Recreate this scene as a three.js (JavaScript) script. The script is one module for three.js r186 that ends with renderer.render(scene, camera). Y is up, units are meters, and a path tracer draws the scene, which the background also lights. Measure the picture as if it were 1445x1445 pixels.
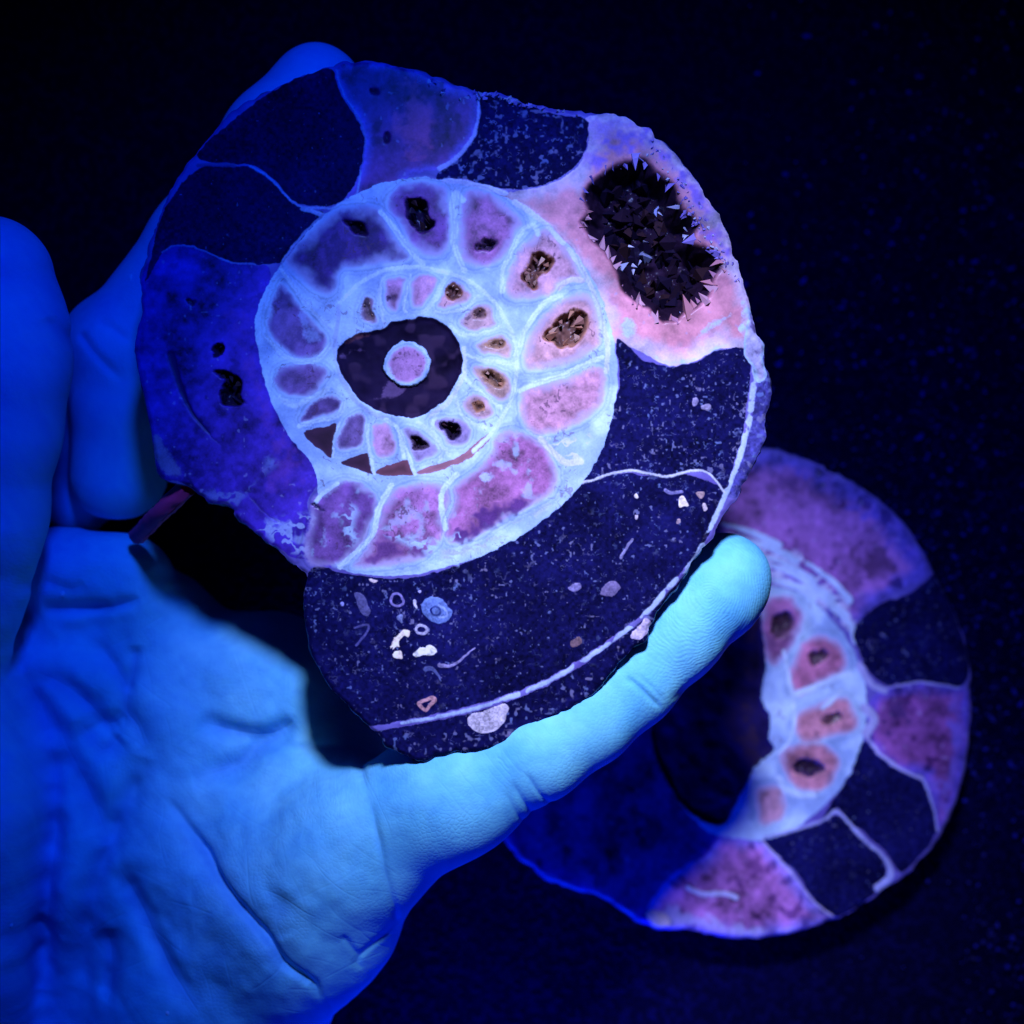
import * as THREE from 'three';

// ---------------------------------------------------------------- camera, light, exposure
const H = 0.30, S = 0.000125;                        // lens height above the cut face, metres of one photo unit at the face
const camera = new THREE.PerspectiveCamera(2 * Math.atan(722.5 * S / H) * 180 / Math.PI, 1, 0.01, 20);
camera.position.set(0, H, 0); camera.up.set(0, 0, -1); camera.lookAt(0, 0, 0);
camera.focus = H; camera.userData.fStop = 13;
const scene = new THREE.Scene();
scene.background = new THREE.Color(0, 0, 0);
const renderer = new THREE.WebGLRenderer({ antialias: true });
renderer.toneMapping = THREE.LinearToneMapping; renderer.toneMappingExposure = 1;
renderer.shadowMap.enabled = true;
function torch(name, color, intensity, pos, aim, half, penumbra) {
  const l = new THREE.SpotLight(color, intensity, 0, half * Math.PI / 180, penumbra, 2);
  l.name = name; l.position.set(...pos); l.target.position.set(...aim); l.castShadow = true; l.shadow.radius = 1.0;
  l.shadow.mapSize.set(2048, 2048); l.shadow.camera.near = 0.05; l.shadow.camera.far = 1;
  scene.add(l, l.target);
}
const TORCH = [0.006, 0.27, -0.178];
torch('ultraviolet_torch_core', new THREE.Color().setRGB(1.0, 0.80, 0.75), 0.47, TORCH, [0.020, 0, 0.012], 13.8, 1);
torch('ultraviolet_torch_beam', new THREE.Color().setRGB(0.06, 0.42, 0.75), 0.27, TORCH, [0.012, 0, 0.010], 16.5, 1);
torch('ultraviolet_torch_spill', new THREE.Color().setRGB(0.0, 0.05, 1.0), 0.31, TORCH, [0.004, 0, 0.012], 34, 1);
torch('ultraviolet_torch_low', new THREE.Color().setRGB(0.0, 0.03, 1.0), 0.14, [-0.02, -0.05, 0.21], [0.02, -0.085, 0.05], 40, 1);

// ---------------------------------------------------------------- helpers
function rng(a) { return () => { a = (a + 0x6d2b79f5) | 0; let t = Math.imul(a ^ (a >>> 15), 1 | a); t = (t + Math.imul(t ^ (t >>> 7), 61 | t)) ^ t; return ((t ^ (t >>> 14)) >>> 0) / 4294967296; }; }
const clamp = (x, a = 0, b = 1) => x < a ? a : x > b ? b : x;
const sst = (a, b, x) => { const t = clamp((x - a) / (b - a)); return t * t * (3 - 2 * t); };
const mix = (a, b, t) => a + (b - a) * t;
const PERM = new Float32Array(65536); { const r = rng(7); for (let i = 0; i < 65536; i++) PERM[i] = r(); }
const hash = (x, y) => PERM[(Math.imul(x, 374761393) + Math.imul(y, 668265263) ^ (Math.imul(x, 374761393) >>> 13)) & 65535];
function noise(x, y) {
  const xi = Math.floor(x), yi = Math.floor(y); let fx = x - xi, fy = y - yi; fx = fx * fx * (3 - 2 * fx); fy = fy * fy * (3 - 2 * fy);
  const a = hash(xi, yi), b = hash(xi + 1, yi), c = hash(xi, yi + 1), d = hash(xi + 1, yi + 1);
  return a + (b - a) * fx + (c - a) * fy + (a - b - c + d) * fx * fy;
}
const fbm = (x, y, o = 3) => { let s = 0, a = 0.5, n = 0; for (let i = 0; i < o; i++) { s += a * noise(x, y); n += a; a *= 0.5; x = x * 2.03 + 17.1; y = y * 2.03 + 9.7; } return s / n; };
const P = (u, v, y) => [(u - 722.5) * S * (H - y) / H, y, (v - 722.5) * S * (H - y) / H];   // point at height y seen at (u, v)
const used = {};
function numbered(n) { const k = used[n] = (used[n] ?? -1) + 1; return k ? n + '_' + String(k).padStart(3, '0') : n; }
function tag(o, label, category, extra = {}) { o.userData = { label, category, ...extra }; return o; }
function mesh(name, geo, mat, parent) { const m = new THREE.Mesh(geo, mat); m.name = name; m.castShadow = m.receiveShadow = true; parent.add(m); return m; }
const lin = (r, g, b) => new THREE.Color().setRGB(r, g, b);
const toS = (x) => 255 * (x <= 0.0031308 ? 12.92 * x : 1.055 * Math.pow(x, 1 / 2.4) - 0.055);

// closed or open Catmull-Rom through points
function smooth(p, closed = true, n = 4) {
  const out = [], N = p.length, at = (i) => closed ? p[(i + N) % N] : p[clamp(i, 0, N - 1)];
  for (let i = 0; i < (closed ? N : N - 1); i++) {
    const [a, b, c, d] = [at(i - 1), at(i), at(i + 1), at(i + 2)];
    for (let k = 0; k < n; k++) {
      const t = k / n, t2 = t * t, t3 = t2 * t;
      out.push([0, 1].map((j) => 0.5 * (2 * b[j] + (c[j] - a[j]) * t + (2 * a[j] - 5 * b[j] + 4 * c[j] - d[j]) * t2 + (3 * b[j] - a[j] - 3 * c[j] + d[j]) * t3)));
    }
  }
  if (!closed) out.push(p[N - 1]);
  return out;
}
// tracing frames: offset and scale of each enlarged view
const FR = { f: [0, 0, 1], a: [180, 60, 0.33218], b: [620, 60, 0.33218], c: [180, 480, 0.33218], d: [620, 480, 0.33218], e: [340, 340, 0.29066], g: [420, 780, 0.47059], h: [700, 620, 0.49827], i: [400, 780, 0.20761], j: [880, 600, 0.24914], k: [190, 420, 0.27682], l: [560, 900, 0.23529] };
function pts(fr, ...v) { const [x, y, s] = FR[fr], o = []; for (let i = 0; i < v.length; i += 2) o.push([x + v[i] * s, y + v[i + 1] * s]); return o; }

// signed distance to a shape, inside negative, on a pixel raster with a margin
function raster(shape, margin) {
  const { line, width } = shape, p = shape.p;
  let x0 = 1e9, y0 = 1e9, x1 = -1e9, y1 = -1e9;
  for (const [x, y] of p) { x0 = Math.min(x0, x); x1 = Math.max(x1, x); y0 = Math.min(y0, y); y1 = Math.max(y1, y); }
  x0 = Math.floor(x0 - margin); y0 = Math.floor(y0 - margin); const w = Math.ceil(x1 + margin) - x0 + 1, h = Math.ceil(y1 + margin) - y0 + 1;
  const data = new Float32Array(w * h), N = p.length, segs = line && !shape.ring ? N - 1 : N;
  const SX = [], SY = [], DX = [], DY = [], IL = [];
  for (let i = 0; i < segs; i++) { const a = p[i], b = p[(i + 1) % N]; SX.push(a[0]); SY.push(a[1]); DX.push(b[0] - a[0]); DY.push(b[1] - a[1]); IL.push(1 / Math.max(1e-9, (b[0] - a[0]) ** 2 + (b[1] - a[1]) ** 2)); }
  const step = w * h > 60000 ? 2 : 1;                      // large shapes: every other pixel
  for (let j = 0; j < h; j += step) for (let i = 0; i < w; i += step) {
    const x = x0 + i, y = y0 + j; let best = 1e9, inside = false, wd = width;
    for (let k = 0; k < segs; k++) {
      const ax = x - SX[k], ay = y - SY[k], t = clamp((ax * DX[k] + ay * DY[k]) * IL[k]), ex = ax - DX[k] * t, ey = ay - DY[k] * t, d = ex * ex + ey * ey;
      if (d < best) { best = d; if (line && shape.taper) wd = width * mix(shape.taper[0], shape.taper[1], (k + t) / segs); }
      if (!line) { const ya = SY[k], yb = ya + DY[k]; if ((ya > y) !== (yb > y) && ax < DX[k] * (y - ya) / DY[k]) inside = !inside; }
    }
    data[j * w + i] = line ? Math.sqrt(best) - wd / 2 : inside ? -Math.sqrt(best) : Math.sqrt(best);
  }
  if (step === 2) {
    for (let j = 0; j < h; j += 2) for (let i = 1; i < w; i += 2) data[j * w + i] = 0.5 * (data[j * w + i - 1] + data[j * w + Math.min(i + 1, (w - 1) & ~1)]);
    for (let j = 1; j < h; j += 2) { const a = j - 1, b = Math.min(j + 1, (h - 1) & ~1); for (let i = 0; i < w; i++) data[j * w + i] = 0.5 * (data[a * w + i] + data[b * w + i]); }
  }
  return { x0, y0, w, h, data };
}
function dist(r, x, y) {
  const fx = x - r.x0, fy = y - r.y0; if (fx < 0 || fy < 0 || fx >= r.w - 1 || fy >= r.h - 1) return 1e6;
  const i = fx | 0, j = fy | 0, a = fx - i, b = fy - j, k = j * r.w + i, d = r.data;
  return (d[k] * (1 - a) + d[k + 1] * a) * (1 - b) + (d[k + r.w] * (1 - a) + d[k + r.w + 1] * a) * b;
}

// ---------------------------------------------------------------- mineral looks (linear base colours)
const WHITE = [0.40, 0.60, 0.84], PALE = [0.60, 0.47, 0.66], PINK = [0.45, 0.19, 0.36], ROSE = [0.33, 0.13, 0.33], PURPLE = [0.13, 0.035, 0.19], VIOLET = [0.16, 0.10, 0.50],
  MATRIX = [0.0042, 0.0044, 0.050], SPECK = [0.17, 0.19, 0.44], BROWN = [0.032, 0.011, 0.028], TAN = [0.34, 0.15, 0.10], DARK = [0.012, 0.006, 0.016], BLUE = [0.06, 0.024, 0.34];
// a layer: { name, look, p (points) , line/width, ... }; drawn in order, each one a mesh of its own
const L = (name, look, p, o = {}) => ({ name, look, p: smooth(p, !(o.line && !o.ring), o.n ?? 4), ...o });
const chamber = (p, o = {}) => L('chamber_infill', 'chamber', p, { c: PINK, w: 9, ...o });
const pit = (p, o = {}) => L('crystal_pit', 'pit', p, { depth: 2.2, c: TAN, ...o });
const mat = (p, o = {}) => L('sediment_infill', 'matrix', p, { dens: 0.3, ...o });
const sep = (p, w, o = {}) => L('septum', 'line', p, { line: true, width: w * 0.8, c: [0.56, 0.76, 0.92], ...o });
const frag = (p, o = {}) => L('shell_fragment', 'frag', p, { c: [0.55, 0.52, 0.6], ...o });
const stain = (p, c, soft, k, o = {}) => L(null, 'tint', p, { c, soft, k, ...o });

const heldOutline = smooth(pts('f', 475, 90, 515, 85, 560, 92, 610, 105, 650, 121, 672, 126, 700, 131, 740, 143, 780, 153, 825, 158, 855, 160, 880, 165, 910, 180, 935, 200, 960, 225, 985, 258, 1005, 290, 1025, 325, 1040, 365, 1052, 405, 1062, 445, 1069, 470, 1078, 490, 1082, 520, 1090, 545, 1085, 575, 1081, 600, 1080, 622, 1066, 650, 1046, 690, 1025, 725, 1004, 757, 982, 786, 960, 822, 935, 852, 915, 882, 910, 905, 890, 918, 862, 950, 838, 978, 800, 1002, 740, 1034, 690, 1058, 645, 1060, 604, 1072, 572, 1070, 545, 1054, 529, 1034, 502, 1006, 468, 972, 442, 925, 428, 865, 431, 832, 429, 808, 400, 786, 366, 755, 338, 737, 325, 715, 296, 708, 270, 690, 250, 683, 228, 674, 217, 650, 213, 610, 205, 570, 195, 530, 190, 490, 193, 465, 200, 440, 198, 400, 205, 360, 220, 315, 235, 280, 260, 235, 285, 205, 310, 175, 350, 142, 400, 116, 440, 100), true, 8);
const cavity = pts('b', 740, 510, 790, 495, 870, 478, 930, 535, 1010, 595, 1040, 690, 1075, 720, 1110, 770, 1095, 840, 1150, 860, 1195, 910, 1212, 960, 1175, 1010, 1165, 1070, 1095, 1140, 1045, 1165, 1000, 1195, 930, 1190, 885, 1145, 830, 1115, 780, 1075, 750, 1020, 730, 960, 690, 895, 640, 850, 610, 800, 585, 760, 618, 710, 600, 640, 650, 570);
const heldLayers = [
  L('calcite_infill', 'calcite', pts('k', 12, 20, 36, -110, 75, -190, 150, -255, 217, -272, 300, -258, 408, -215, 502, -178, 610, -168, 690, -150, 680, -30, 660, 80, 670, 200, 690, 320, 730, 440, 790, 580, 890, 690, 945, 760, 950, 850, 940, 940, 880, 1040, 900, 1120, 980, 1180, 940, 1290, 1000, 1380, 900, 1345, 800, 1320, 700, 1260, 540, 1180, 500, 1090, 370, 1050, 290, 980, 220, 935, 130, 925, 80, 830, 60, 640, 20, 450, -8, 280, 0, 160), { c: BLUE, edge: BLUE, w: 10, spots: 0.5 }),
  stain(pts('k', 440, 60, 580, 100, 610, 330, 700, 560, 860, 740, 880, 920, 800, 1040, 640, 960, 620, 800, 640, 640, 560, 420, 480, 260), [0.14, 0.04, 0.32], 40, 0.6),
  L('calcite_infill', 'tint', pts('k', 100, 690, 140, 720, 250, 900, 180, 915, 120, 880, 92, 800), { c: [0.16, 0.15, 0.34], soft: 6, k: 0.9, flat: true }),
  L('growth_crack', 'crack', pts('k', 185, 290, 230, 440, 280, 560, 350, 660, 440, 750), { line: true, width: 9, taper: [1.6, 0.3], c: [0.01, 0.005, 0.09] }),
  L('growth_crack', 'crack', pts('k', 590, 1015, 660, 1090, 740, 1145), { line: true, width: 4, c: [0.03, 0.02, 0.12] }),
  L('calcite_infill', 'calcite', pts('a', 885, 105, 1000, 80, 1200, 110, 1300, 155, 1440, 205, 1488, 225, 1486, 300, 1470, 380, 1420, 460, 1330, 530, 1200, 570, 1170, 600, 1090, 680, 900, 740, 870, 700, 930, 660, 990, 560, 1008, 450, 1000, 370, 950, 280, 905, 200), { c: PURPLE, edge: VIOLET, w: 16, spots: 0.7 }),
  stain(pts('a', 1150, 150, 1290, 190, 1330, 330, 1300, 480, 1180, 500, 1120, 380, 1140, 260), [0.48, 0.09, 0.24], 26, 0.75),
  L('calcite_infill', 'calcite', pts('b', 622, 325, 740, 297, 860, 345, 960, 425, 1085, 575, 1190, 720, 1265, 880, 1312, 1020, 1345, 1150, 1350, 1290, 1200, 1297, 1120, 1337, 1020, 1372, 930, 1357, 850, 1312, 735, 1270, 700, 1190, 660, 1090, 600, 980, 500, 860, 400, 775, 310, 705, 235, 650, 400, 620, 500, 587, 580, 533, 620, 472, 636, 390), { mott: 0.25, c: [0.52, 0.215, 0.27], edge: [0.56, 0.48, 0.62], w: 34, spots: 0.3 }),
  stain(pts('b', 640, 320, 740, 300, 860, 345, 960, 425, 1085, 575, 1190, 720, 1265, 880, 1290, 1000, 1200, 960, 1100, 820, 1010, 600, 880, 470, 740, 500, 640, 570, 600, 540, 640, 400), VIOLET, 34, 0.9),
  stain(pts('b', 620, 330, 740, 310, 830, 350, 700, 420, 620, 540, 480, 620, 330, 650, 500, 590, 600, 500), [0.42, 0.27, 0.55], 14, 0.7),
  L('calcite_infill', 'tint', pts('b', 760, 1190, 800, 1170, 835, 1190, 840, 1240, 800, 1260, 770, 1230), { c: WHITE, soft: 7, k: 0.8 }),
  stain(pts('b', 1180, 1170, 1230, 1145, 1245, 1165, 1215, 1195, 1100, 1260, 1080, 1240), WHITE, 6, 0.8),
  stain(pts('b', 1290, 1080, 1330, 1120, 1345, 1290, 1270, 1290, 1280, 1180), WHITE, 14, 0.9),
  stain(pts('b', 860, 1310, 1020, 1350, 1120, 1310, 1200, 1270, 1230, 1290, 1120, 1340, 1020, 1375, 920, 1355), WHITE, 8, 0.85),
  // sediment filled chambers
  mat(pts('a', 868, 112, 900, 205, 948, 285, 998, 372, 1003, 450, 983, 560, 930, 655, 860, 693, 780, 693, 710, 676, 655, 618, 592, 560, 525, 520, 400, 514, 290, 480, 400, 370, 600, 215, 780, 125), { dens: 0.03 }),
  mat(pts('a', 318, 528, 400, 522, 515, 530, 590, 570, 652, 630, 712, 690, 780, 708, 835, 725, 790, 785, 700, 880, 656, 936, 540, 942, 450, 932, 370, 902, 280, 866, 205, 858, 150, 895, 100, 975, 75, 1010, 108, 870, 150, 720, 230, 600), { dens: 0.05 }),
  mat(pts('b', 155, 215, 280, 238, 400, 275, 500, 308, 622, 325, 632, 395, 612, 475, 565, 535, 485, 588, 400, 614, 300, 624, 180, 604, 120, 582, -10, 578, 10, 540, 60, 495, 112, 450, 152, 380, 166, 290), { dens: 0.95, big: 1, worm: 1 }),
  mat(pts('d', 752, -10, 850, 75, 940, 106, 1020, 109, 1100, 87, 1190, 42, 1302, 40, 1322, 130, 1306, 260, 1290, 400, 1252, 520, 1215, 645, 1180, 605, 1120, 562, 1050, 566, 970, 586, 880, 572, 820, 562, 740, 572, 660, 602, 590, 612, 640, 540, 690, 440, 725, 350, 755, 240, 768, 150), { dens: 0.62, worm: 1 }),
  mat(pts('f', 1020, 690, 975, 672, 950, 667, 915, 672, 885, 668, 845, 674, 808, 688, 792, 706, 755, 738, 720, 762, 665, 790, 600, 812, 545, 816, 480, 808, 440, 802, 426, 860, 440, 930, 466, 978, 500, 1020, 545, 1022, 561, 1018, 632, 1004, 702, 985, 778, 954, 843, 914, 905, 867, 952, 816, 985, 778, 1010, 735), { dens: 0.5 }),
  L('rim_sediment', 'matrix', pts('f', 990, 788, 952, 826, 905, 876, 843, 924, 778, 964, 702, 995, 632, 1014, 545, 1030, 525, 1038, 540, 1075, 600, 1082, 645, 1062, 690, 1062, 740, 1036, 800, 1005, 838, 980, 862, 953, 890, 920, 915, 905, 918, 882, 935, 855, 962, 822), { dens: 0.75, big: 1 }),
  L('rim_sediment', 'matrix', pts('f', 1074, 500, 1069, 545, 1060, 590, 1052, 630, 1040, 665, 1026, 695, 1040, 700, 1070, 652, 1084, 620, 1085, 580, 1092, 545, 1084, 510), { dens: 1.1, big: 1, tone: [0.05, 0.05, 0.24] }),
  stain(pts('j', 580, 380, 560, 470, 480, 600, 400, 730, 300, 850, 200, 970, 100, 1060, 0, 1140, 0, 1170, 120, 1110, 260, 960, 340, 840, 420, 730, 500, 600, 590, 470, 640, 370), [0.12, 0.12, 0.36], 8, 0.85),
  // spiral shell wall lines of the last whorl
  L('shell_wall', 'line', pts('d', 1355, 0, 1345, 100, 1335, 200, 1318, 320, 1295, 430, 1262, 540, 1222, 640), { line: true, width: 9, taper: [1.2, 0.7], c: [0.38, 0.50, 0.72], patchy: 1 }),
  L('shell_wall', 'line', pts('f', 1026, 692, 985, 782, 952, 820, 905, 871, 843, 919, 778, 959, 702, 990, 632, 1009, 555, 1022), { line: true, width: 5.5, taper: [1.4, 0.9], c: [0.36, 0.48, 0.72], patchy: 1 }),
  L('rim_calcite', 'frag', pts('j', 120, 1100, 150, 1105, 155, 1150, 125, 1190, 90, 1215, 40, 1205, 60, 1160, 95, 1130), { c: [0.48, 0.42, 0.62] }),
  L('shell_fragment', 'frag', pts('l', 420, 490, 450, 460, 520, 440, 620, 400, 668, 405, 655, 470, 620, 530, 550, 575, 490, 570, 440, 540), { c: [0.55, 0.52, 0.66] }),
  L('rim_calcite', 'calcite', pts('b', 1330, 1130, 1385, 1290, 1375, 1340, 1390, 1420, 1350, 1445, 1330, 1380, 1290, 1300), { c: [0.42, 0.42, 0.68], edge: WHITE, w: 5, spots: 1 }),
  sep(pts('a', 885, 115, 915, 215, 962, 290, 1002, 370, 1010, 445), 3, { c: [0.22, 0.25, 0.55] }),
  sep(pts('a', 520, 527, 592, 570, 652, 628, 712, 686, 770, 702, 875, 704), 3.2, { c: [0.26, 0.34, 0.66] }),
  sep(pts('a', 875, 704, 930, 670, 975, 640, 990, 545), 5, { taper: [1.3, 0.4], c: [0.26, 0.34, 0.66] }),
  sep(pts('a', 740, 708, 800, 722, 830, 735), 8, { c: [0.30, 0.40, 0.70] }),
  sep(pts('a', 835, 730, 770, 790, 700, 870, 655, 935), 4, { c: [0.26, 0.34, 0.66] }),
  sep(pts('a', 150, 890, 200, 862, 280, 870, 370, 906, 450, 936, 545, 943), 2.4, { c: [0.18, 0.20, 0.52] }),
  sep(pts('a', 300, 522, 380, 518, 455, 522), 6, { c: [0.06, 0.07, 0.24] }),
  sep(pts('b', 160, 222, 168, 290, 152, 380, 108, 450, 60, 500, 0, 535), 6, { taper: [0.6, 1.5], c: [0.34, 0.38, 0.68] }),
  sep(pts('d', 590, 610, 660, 592, 740, 565, 820, 555, 880, 565, 970, 579, 1050, 560, 1120, 556, 1175, 595, 1210, 645), 4.6, { c: [0.52, 0.58, 0.74], taper: [1, 0.8] }),
  // wisps of calcite on the broken lower left
  L('calcite_vein', 'wisp', pts('k', 700, 1110, 830, 1080, 960, 1090, 1000, 1150, 980, 1260, 1000, 1370, 880, 1340, 760, 1310, 640, 1220, 540, 1150, 530, 1090, 600, 1100), { c: [0.36, 0.45, 0.72] }),
  L('calcite_vein', 'wisp', pts('k', 300, 990, 420, 960, 600, 930, 650, 800, 700, 790, 770, 840, 700, 900, 620, 970, 560, 1060, 520, 1090, 400, 1060), { c: [0.20, 0.26, 0.56], k: 0.55 }),
  // second whorl: wall, then its chambers
  L('whorl_wall', 'wall', pts('f', 396, 374, 404, 366, 430, 332, 470, 292, 520, 266, 545, 256, 575, 252, 600, 250, 650, 259, 700, 272, 740, 295, 770, 316, 808, 352, 836, 393, 853, 432, 866, 480, 872, 525, 868, 570, 850, 635, 815, 690, 772, 730, 722, 764, 660, 791, 592, 809, 540, 812, 490, 806, 470, 790, 455, 760, 447, 720, 448, 690, 440, 655, 412, 622, 386, 575, 371, 525, 360, 475, 362, 440, 376, 405)),
  chamber(pts('a', 870, 720, 1000, 690, 1080, 715, 1120, 795, 1200, 915, 1100, 940, 960, 960, 900, 975, 880, 1060, 820, 1070, 730, 1000, 665, 925, 740, 835), { c: [0.07, 0.028, 0.20], w: 22, dark: 0.7 }),  // this chamber and the next coloured darker for light falling off there
  chamber(pts('a', 1100, 680, 1180, 595, 1340, 605, 1362, 680, 1372, 780, 1368, 860, 1330, 905, 1260, 905, 1200, 850, 1145, 750), { c: [0.22, 0.08, 0.32], w: 18, dark: 0.5 }),
  chamber(pts('b', 112, 630, 200, 632, 290, 690, 352, 760, 328, 800, 300, 870, 258, 925, 180, 950, 105, 935, 82, 850, 88, 740), { c: [0.36, 0.14, 0.36], w: 16, dark: 0.3 }),
  chamber(pts('b', 430, 795, 480, 800, 545, 870, 592, 960, 600, 1010, 520, 1020, 480, 1062, 400, 1092, 300, 1085, 282, 1040, 294, 970, 345, 870), { w: 16, c: [0.52, 0.28, 0.37] }),
  chamber(pts('b', 515, 1095, 600, 1062, 652, 1082, 682, 1180, 682, 1270, 640, 1322, 540, 1370, 420, 1392, 362, 1382, 362, 1305, 405, 1200), { w: 18, c: [0.52, 0.29, 0.33] }),
  chamber(pts('d', 350, 212, 430, 185, 550, 155, 640, 112, 702, 125, 705, 220, 680, 290, 620, 340, 560, 372, 470, 400, 400, 400, 345, 330), { w: 16, c: [0.49, 0.25, 0.37] }),
  chamber(pts('d', 235, 415, 300, 380, 370, 400, 430, 425, 472, 485, 502, 570, 482, 650, 400, 700, 300, 750, 150, 840, 50, 862, 22, 800, 58, 690, 62, 620, 160, 545, 220, 475), { w: 14, c: ROSE, spots: 1 }),
  stain(pts('d', 160, 700, 260, 690, 330, 660, 440, 650, 420, 700, 300, 770, 170, 850, 60, 880, 40, 830, 120, 770), [0.07, 0.02, 0.16], 14, 0.92),
  stain(pts('d', 180, 560, 225, 555, 235, 590, 190, 620, 170, 590), WHITE, 7, 0.7),
  chamber(pts('c', 1065, 740, 1120, 650, 1200, 610, 1330, 612, 1375, 660, 1345, 760, 1340, 830, 1250, 930, 1080, 965, 955, 965, 1010, 880), { w: 16, c: [0.36, 0.16, 0.40], spots: 0.8 }),
  stain(pts('c', 1080, 820, 1200, 840, 1290, 860, 1280, 930, 1100, 965, 980, 955, 1020, 880), [0.09, 0.03, 0.17], 16, 0.85),
  chamber(pts('c', 800, 660, 900, 600, 1000, 612, 1062, 680, 1040, 760, 1005, 860, 940, 940, 800, 965, 745, 900, 770, 780, 780, 700), { w: 14, c: [0.17, 0.075, 0.28], spots: 1, dark: 0.4 }),
  L('calcite_vein', 'wisp', pts('c', 900, 690, 960, 680, 1000, 720, 980, 790, 1000, 850, 930, 900, 890, 800), { c: WHITE, k: 0.8 }),
  L('calcite_vein', 'wisp', pts('c', 1060, 790, 1160, 780, 1200, 810, 1320, 830, 1445, 800, 1445, 960, 1200, 990, 1000, 990, 860, 970, 900, 930, 1100, 950, 1260, 920, 1100, 850), { c: WHITE, k: 1 }),
  L('calcite_vein', 'wisp', pts('d', 440, 390, 560, 400, 640, 350, 660, 420, 600, 530, 520, 500, 470, 460), { c: [0.56, 0.62, 0.80], k: 1 }),
  L('calcite_vein', 'wisp', pts('d', 0, 840, 120, 830, 240, 770, 360, 740, 480, 650, 520, 600, 560, 620, 440, 760, 280, 870, 100, 935, 0, 960), { c: [0.40, 0.48, 0.72], k: 0.9 }),
  // septa of the second whorl
  sep(pts('a', 1075, 718, 1130, 785, 1185, 865, 1250, 940), 9, { taper: [0.8, 1.2] }),
  sep(pts('a', 1425, 670, 1395, 640, 1375, 700, 1395, 780, 1385, 850, 1430, 970), 10),
  sep(pts('b', 418, 815, 400, 780, 360, 790, 328, 840, 300, 905, 272, 965, 268, 1060), 9),
  sep(pts('b', 515, 1078, 455, 1100, 400, 1165, 365, 1225, 342, 1285), 9),
  sep(pts('b', 510, 1045, 545, 1010, 610, 1010), 9, { c: [0.55, 0.55, 0.76] }),
  sep(pts('d', 340, 215, 420, 180, 520, 150, 600, 110, 690, 75), 9, { taper: [0.9, 1.1] }),
  sep(pts('d', 430, 420, 490, 480, 540, 520, 600, 515), 11, { c: [0.55, 0.62, 0.8] }),
  sep(pts('c', 1120, 620, 1065, 720, 1045, 820, 980, 890, 900, 965), 9),
  sep(pts('c', 1400, 570, 1340, 640, 1335, 720, 1350, 800), 10),
  sep(pts('c', 890, 610, 830, 650, 800, 690), 7),
  sep(pts('b', 320, 680, 400, 730, 470, 790, 525, 850), 9, { c: [0.52, 0.62, 0.82] }),
  sep(pts('b', 550, 880, 600, 950, 650, 1050, 690, 1180, 715, 1290, 710, 1400), 9, { c: [0.54, 0.64, 0.82] }),
  sep(pts('b', 20, 588, 70, 590, 160, 606, 280, 640), 9, { c: [0.46, 0.54, 0.8] }),
  // first whorl: wall, chambers
  L('whorl_wall', 'wall', pts('e', 470, 300, 560, 215, 640, 160, 740, 125, 850, 120, 980, 140, 1100, 185, 1200, 260, 1290, 370, 1340, 500, 1350, 640, 1320, 780, 1250, 920, 1130, 1040, 1000, 1110, 840, 1142, 700, 1140, 560, 1110, 420, 1050, 300, 950, 230, 860, 160, 720, 110, 560, 85, 420, 120, 260, 200, 130, 260, 200, 400, 400, 450, 400)),
  chamber(pts('e', 612, 268, 642, 290, 637, 340, 657, 380, 645, 398, 598, 385, 580, 350, 590, 300), { w: 4, c: [0.25, 0.16, 0.25] }),
  chamber(pts('e', 705, 200, 750, 180, 795, 182, 780, 240, 765, 320, 740, 338, 708, 300), { w: 6, c: [0.40, 0.20, 0.38] }),
  chamber(pts('e', 838, 185, 890, 163, 948, 182, 940, 222, 905, 282, 870, 318, 832, 312, 828, 250), { w: 6, c: [0.50, 0.25, 0.42] }),
  chamber(pts('e', 988, 258, 1020, 200, 1062, 208, 1112, 260, 1090, 292, 1040, 314, 980, 324, 955, 312), { w: 6, c: [0.45, 0.25, 0.28] }),
  chamber(pts('e', 1065, 400, 1110, 338, 1170, 308, 1218, 320, 1222, 370, 1232, 402, 1180, 424, 1110, 434), { w: 7, c: [0.42, 0.26, 0.28] }),
  chamber(pts('e', 1145, 500, 1250, 462, 1302, 488, 1308, 560, 1240, 548, 1165, 540), { w: 6, c: [0.45, 0.28, 0.26] }),
  chamber(pts('e', 1125, 610, 1220, 618, 1292, 658, 1308, 722, 1265, 778, 1190, 722, 1145, 662), { w: 6, c: [0.42, 0.26, 0.24] }),
  chamber(pts('e', 1078, 790, 1130, 748, 1192, 768, 1224, 830, 1190, 864, 1118, 852), { w: 6, c: [0.44, 0.28, 0.32] }),
  chamber(pts('e', 925, 880, 1000, 862, 1072, 868, 1114, 920, 1090, 984, 1018, 992, 975, 930), { w: 6, c: [0.25, 0.2, 0.4] }),
  chamber(pts('e', 788, 918, 850, 918, 922, 970, 952, 1020, 900, 1054, 848, 1064, 818, 990), { w: 6, c: [0.25, 0.2, 0.38] }),
  chamber(pts('e', 645, 905, 700, 888, 732, 910, 752, 1000, 742, 1032, 690, 1048, 648, 1020), { w: 6, c: [0.44, 0.24, 0.42] }),
  chamber(pts('e', 470, 965, 510, 880, 560, 838, 602, 860, 592, 930, 580, 992, 500, 1012, 468, 1002), { w: 6, c: [0.16, 0.10, 0.27], dark: 0.3 }),
  chamber(pts('e', 293, 868, 330, 800, 390, 763, 462, 758, 487, 790, 460, 832, 380, 852, 310, 878), { w: 5, c: [0.12, 0.07, 0.22], dark: 0.3 }),
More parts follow.
